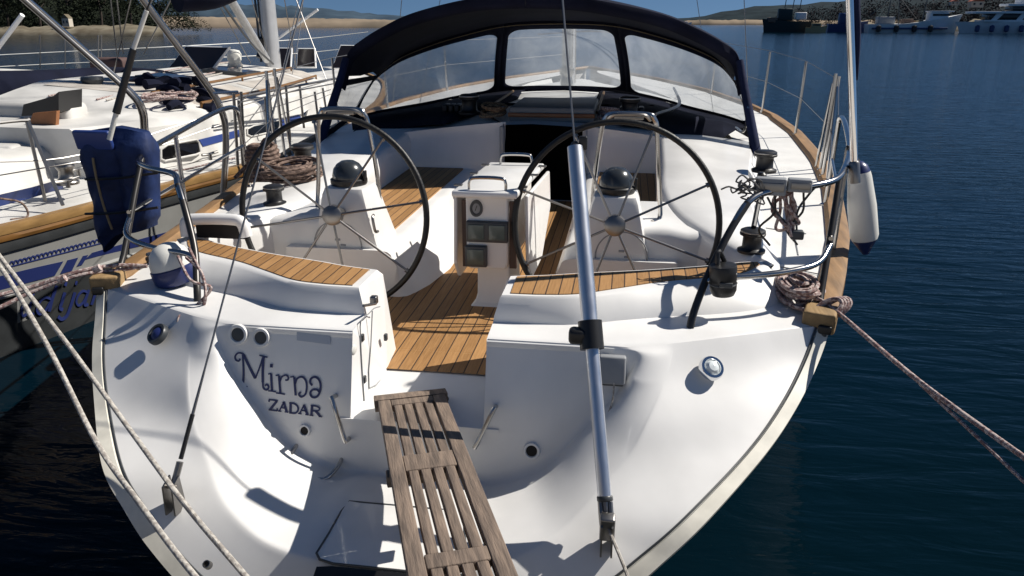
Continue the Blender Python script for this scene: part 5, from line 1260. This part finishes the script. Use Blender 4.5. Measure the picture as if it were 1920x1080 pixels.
# handrail tubes on the cabin top, stanchions and lifelines
for (p, h) in (((280, 345), 105), ((85, 385), 165), ((455, 318), 130), ((505, 300), 118), ((545, 292), 108)):
    b = at(p[0], p[1]-8, z=.9); t_ = at(p[0]-(h*.22 if p[0] < 300 else 8), p[1]-h, y=b.y)
    MB().tube([b, t_], .0125, 8, 1).build('stanchion', STEELD, nb)
def nline(pts, z0, r, nm, m): MB().tube([at(a, b, y=y) for a, b, y in pts], r, 6, 4).build(nm, m, nb)
nline([(-20, 232, 4.6), (50, 226, 4.9), (56, 236, 4.9), (118, 385, 4.75)], 0, .0125, 'stern_rail', STEELD)
nline([(-20, 305, 4.6), (120, 296, 5), (250, 262, 5.6), (430, 205, 6.6), (620, 150, 8.5)], 0, .005, 'lifeline', STEELD)
nline([(-20, 332, 4.6), (140, 305, 5), (260, 285, 5.6), (440, 225, 6.6), (620, 168, 8.5)], 0, .005, 'lifeline', STEELD)
nline([(448, 182, 7.2), (520, 168, 8), (630, 147, 9.6)], 0, .014, 'grab_rail', STEELD); nline([(448, 192, 7.2), (520, 177, 8), (630, 156, 9.6)], 0, .008, 'grab_rail', STEELD)
for px, p0, p1, y in ((438, 175, 310, 6.4), (452, 172, 330, 6.6), (506, 195, 270, 7.4), (536, 160, 262, 7.8), (562, 162, 240, 8.2), (590, 172, 235, 8.6), (605, 165, 215, 9.0)):
    MB().tube([at(px+8, p1, y=y), at(px, p0, y=y)], .014, 8, 1).build('stanchion', STEELD, nb)
nline([(505, 195, 7.4), (530, 130, 9.5), (560, 0, 11)], 0, .006, 'shroud', STEELD); nline([(548, 140, 10.8), (566, 30, 11.5), (568, -20, 11.6)], 0, .005, 'shroud', STEELD)
for px in (205, 217, 330): nline([(px, -20, 9), (px+14 if px < 300 else px-60, 100, 9.5)], 0, .008, 'backstay', STEELD)
for (x0, x1, y0, y1, yy0, yy1) in ((250, 210, -20, 150, 8, 8.5), (292, 236, -20, 140, 8, 8.6), (395, 470, -20, 118, 9, 11), (530, 556, -20, 128, 11, 11.5), (548, 612, -20, 150, 11, 10.5), (466, 505, -20, 108, 11, 11.6)): nline([(x0, y0, yy0), (x1, y1, yy1)], 0, .007, 'running_rigging', STEELD)
for (px, py, z) in ((128, 352, .99), (148, 330, 1.0), (240, 318, 1.0), (395, 300, .96), (455, 290, .95)):
    b = at(px, py, z=z); MB().tube([b+V((-.02, -.10, .06)), b+V((0, -.04, .055)), b+V((0, .04, .055)), b+V((.02, .10, .06))], .013, 7).tube([b, b+V((0, 0, .055))], .016, 7, 1).build('deck_cleat', STEELD, nb)
nline([(300, 322, 5.9), (345, 318, 6), (380, 310, 6.1), (440, 296, 6.5)], 0, .008, 'deck_line', ROPEP); nline([(0, 372, 4.5), (40, 380, 4.6), (52, 405, 4.6), (20, 412, 4.5)], 0, .008, 'deck_line', ROPEB)
# guard wires of the far side
for y0, y1 in ((96, 66), (118, 92)): nline([(-20, y0+8, 12), (140, y0, 13), (330, (y0+y1)/2+6, 14), (560, y1+8, 17), (690, y1-6, 18)], 0, .008, 'lifeline', FEND)
for px in (75, 122, 184, 190): nline([(px, 66, 12.5), (px, 128, 12.5)], 0, .010, 'stanchion', STEELD)
# brownish deck bag near the far rail
MB().box(at(208, 122, y=11), (.5, .35, .22), bev=.06).build('deck_bag', mat('brown_bag', (.09, .05, .045), .8), nb)
# small white boat lying beyond
p = at(25, 138, y=14.5); t = thing('dinghy', 'white dinghy hull lying beyond the cockpit of the left yacht', 'dinghy', (p.x, 14.5, 0))
q = MB()
rws = []
for i in range(15):
    u = i/14; wd = .75*math.sin(math.pi*min(1, .25+u*.75))**.6; rws.append([p+V((-1.9+3.4*u, wd*math.cos(a), -.5+.62*math.sin(a)*(1-.15*u*u))) for a in [k*math.pi/10 for k in range(11)]])
q.grid(rws); q.build('hull', FEND, t, 60)
MB().tube([r_[0]+V((0, -.03, .03)) for r_ in rws], .05, 8, 1).build('rubbing_strake', GREYD, t)
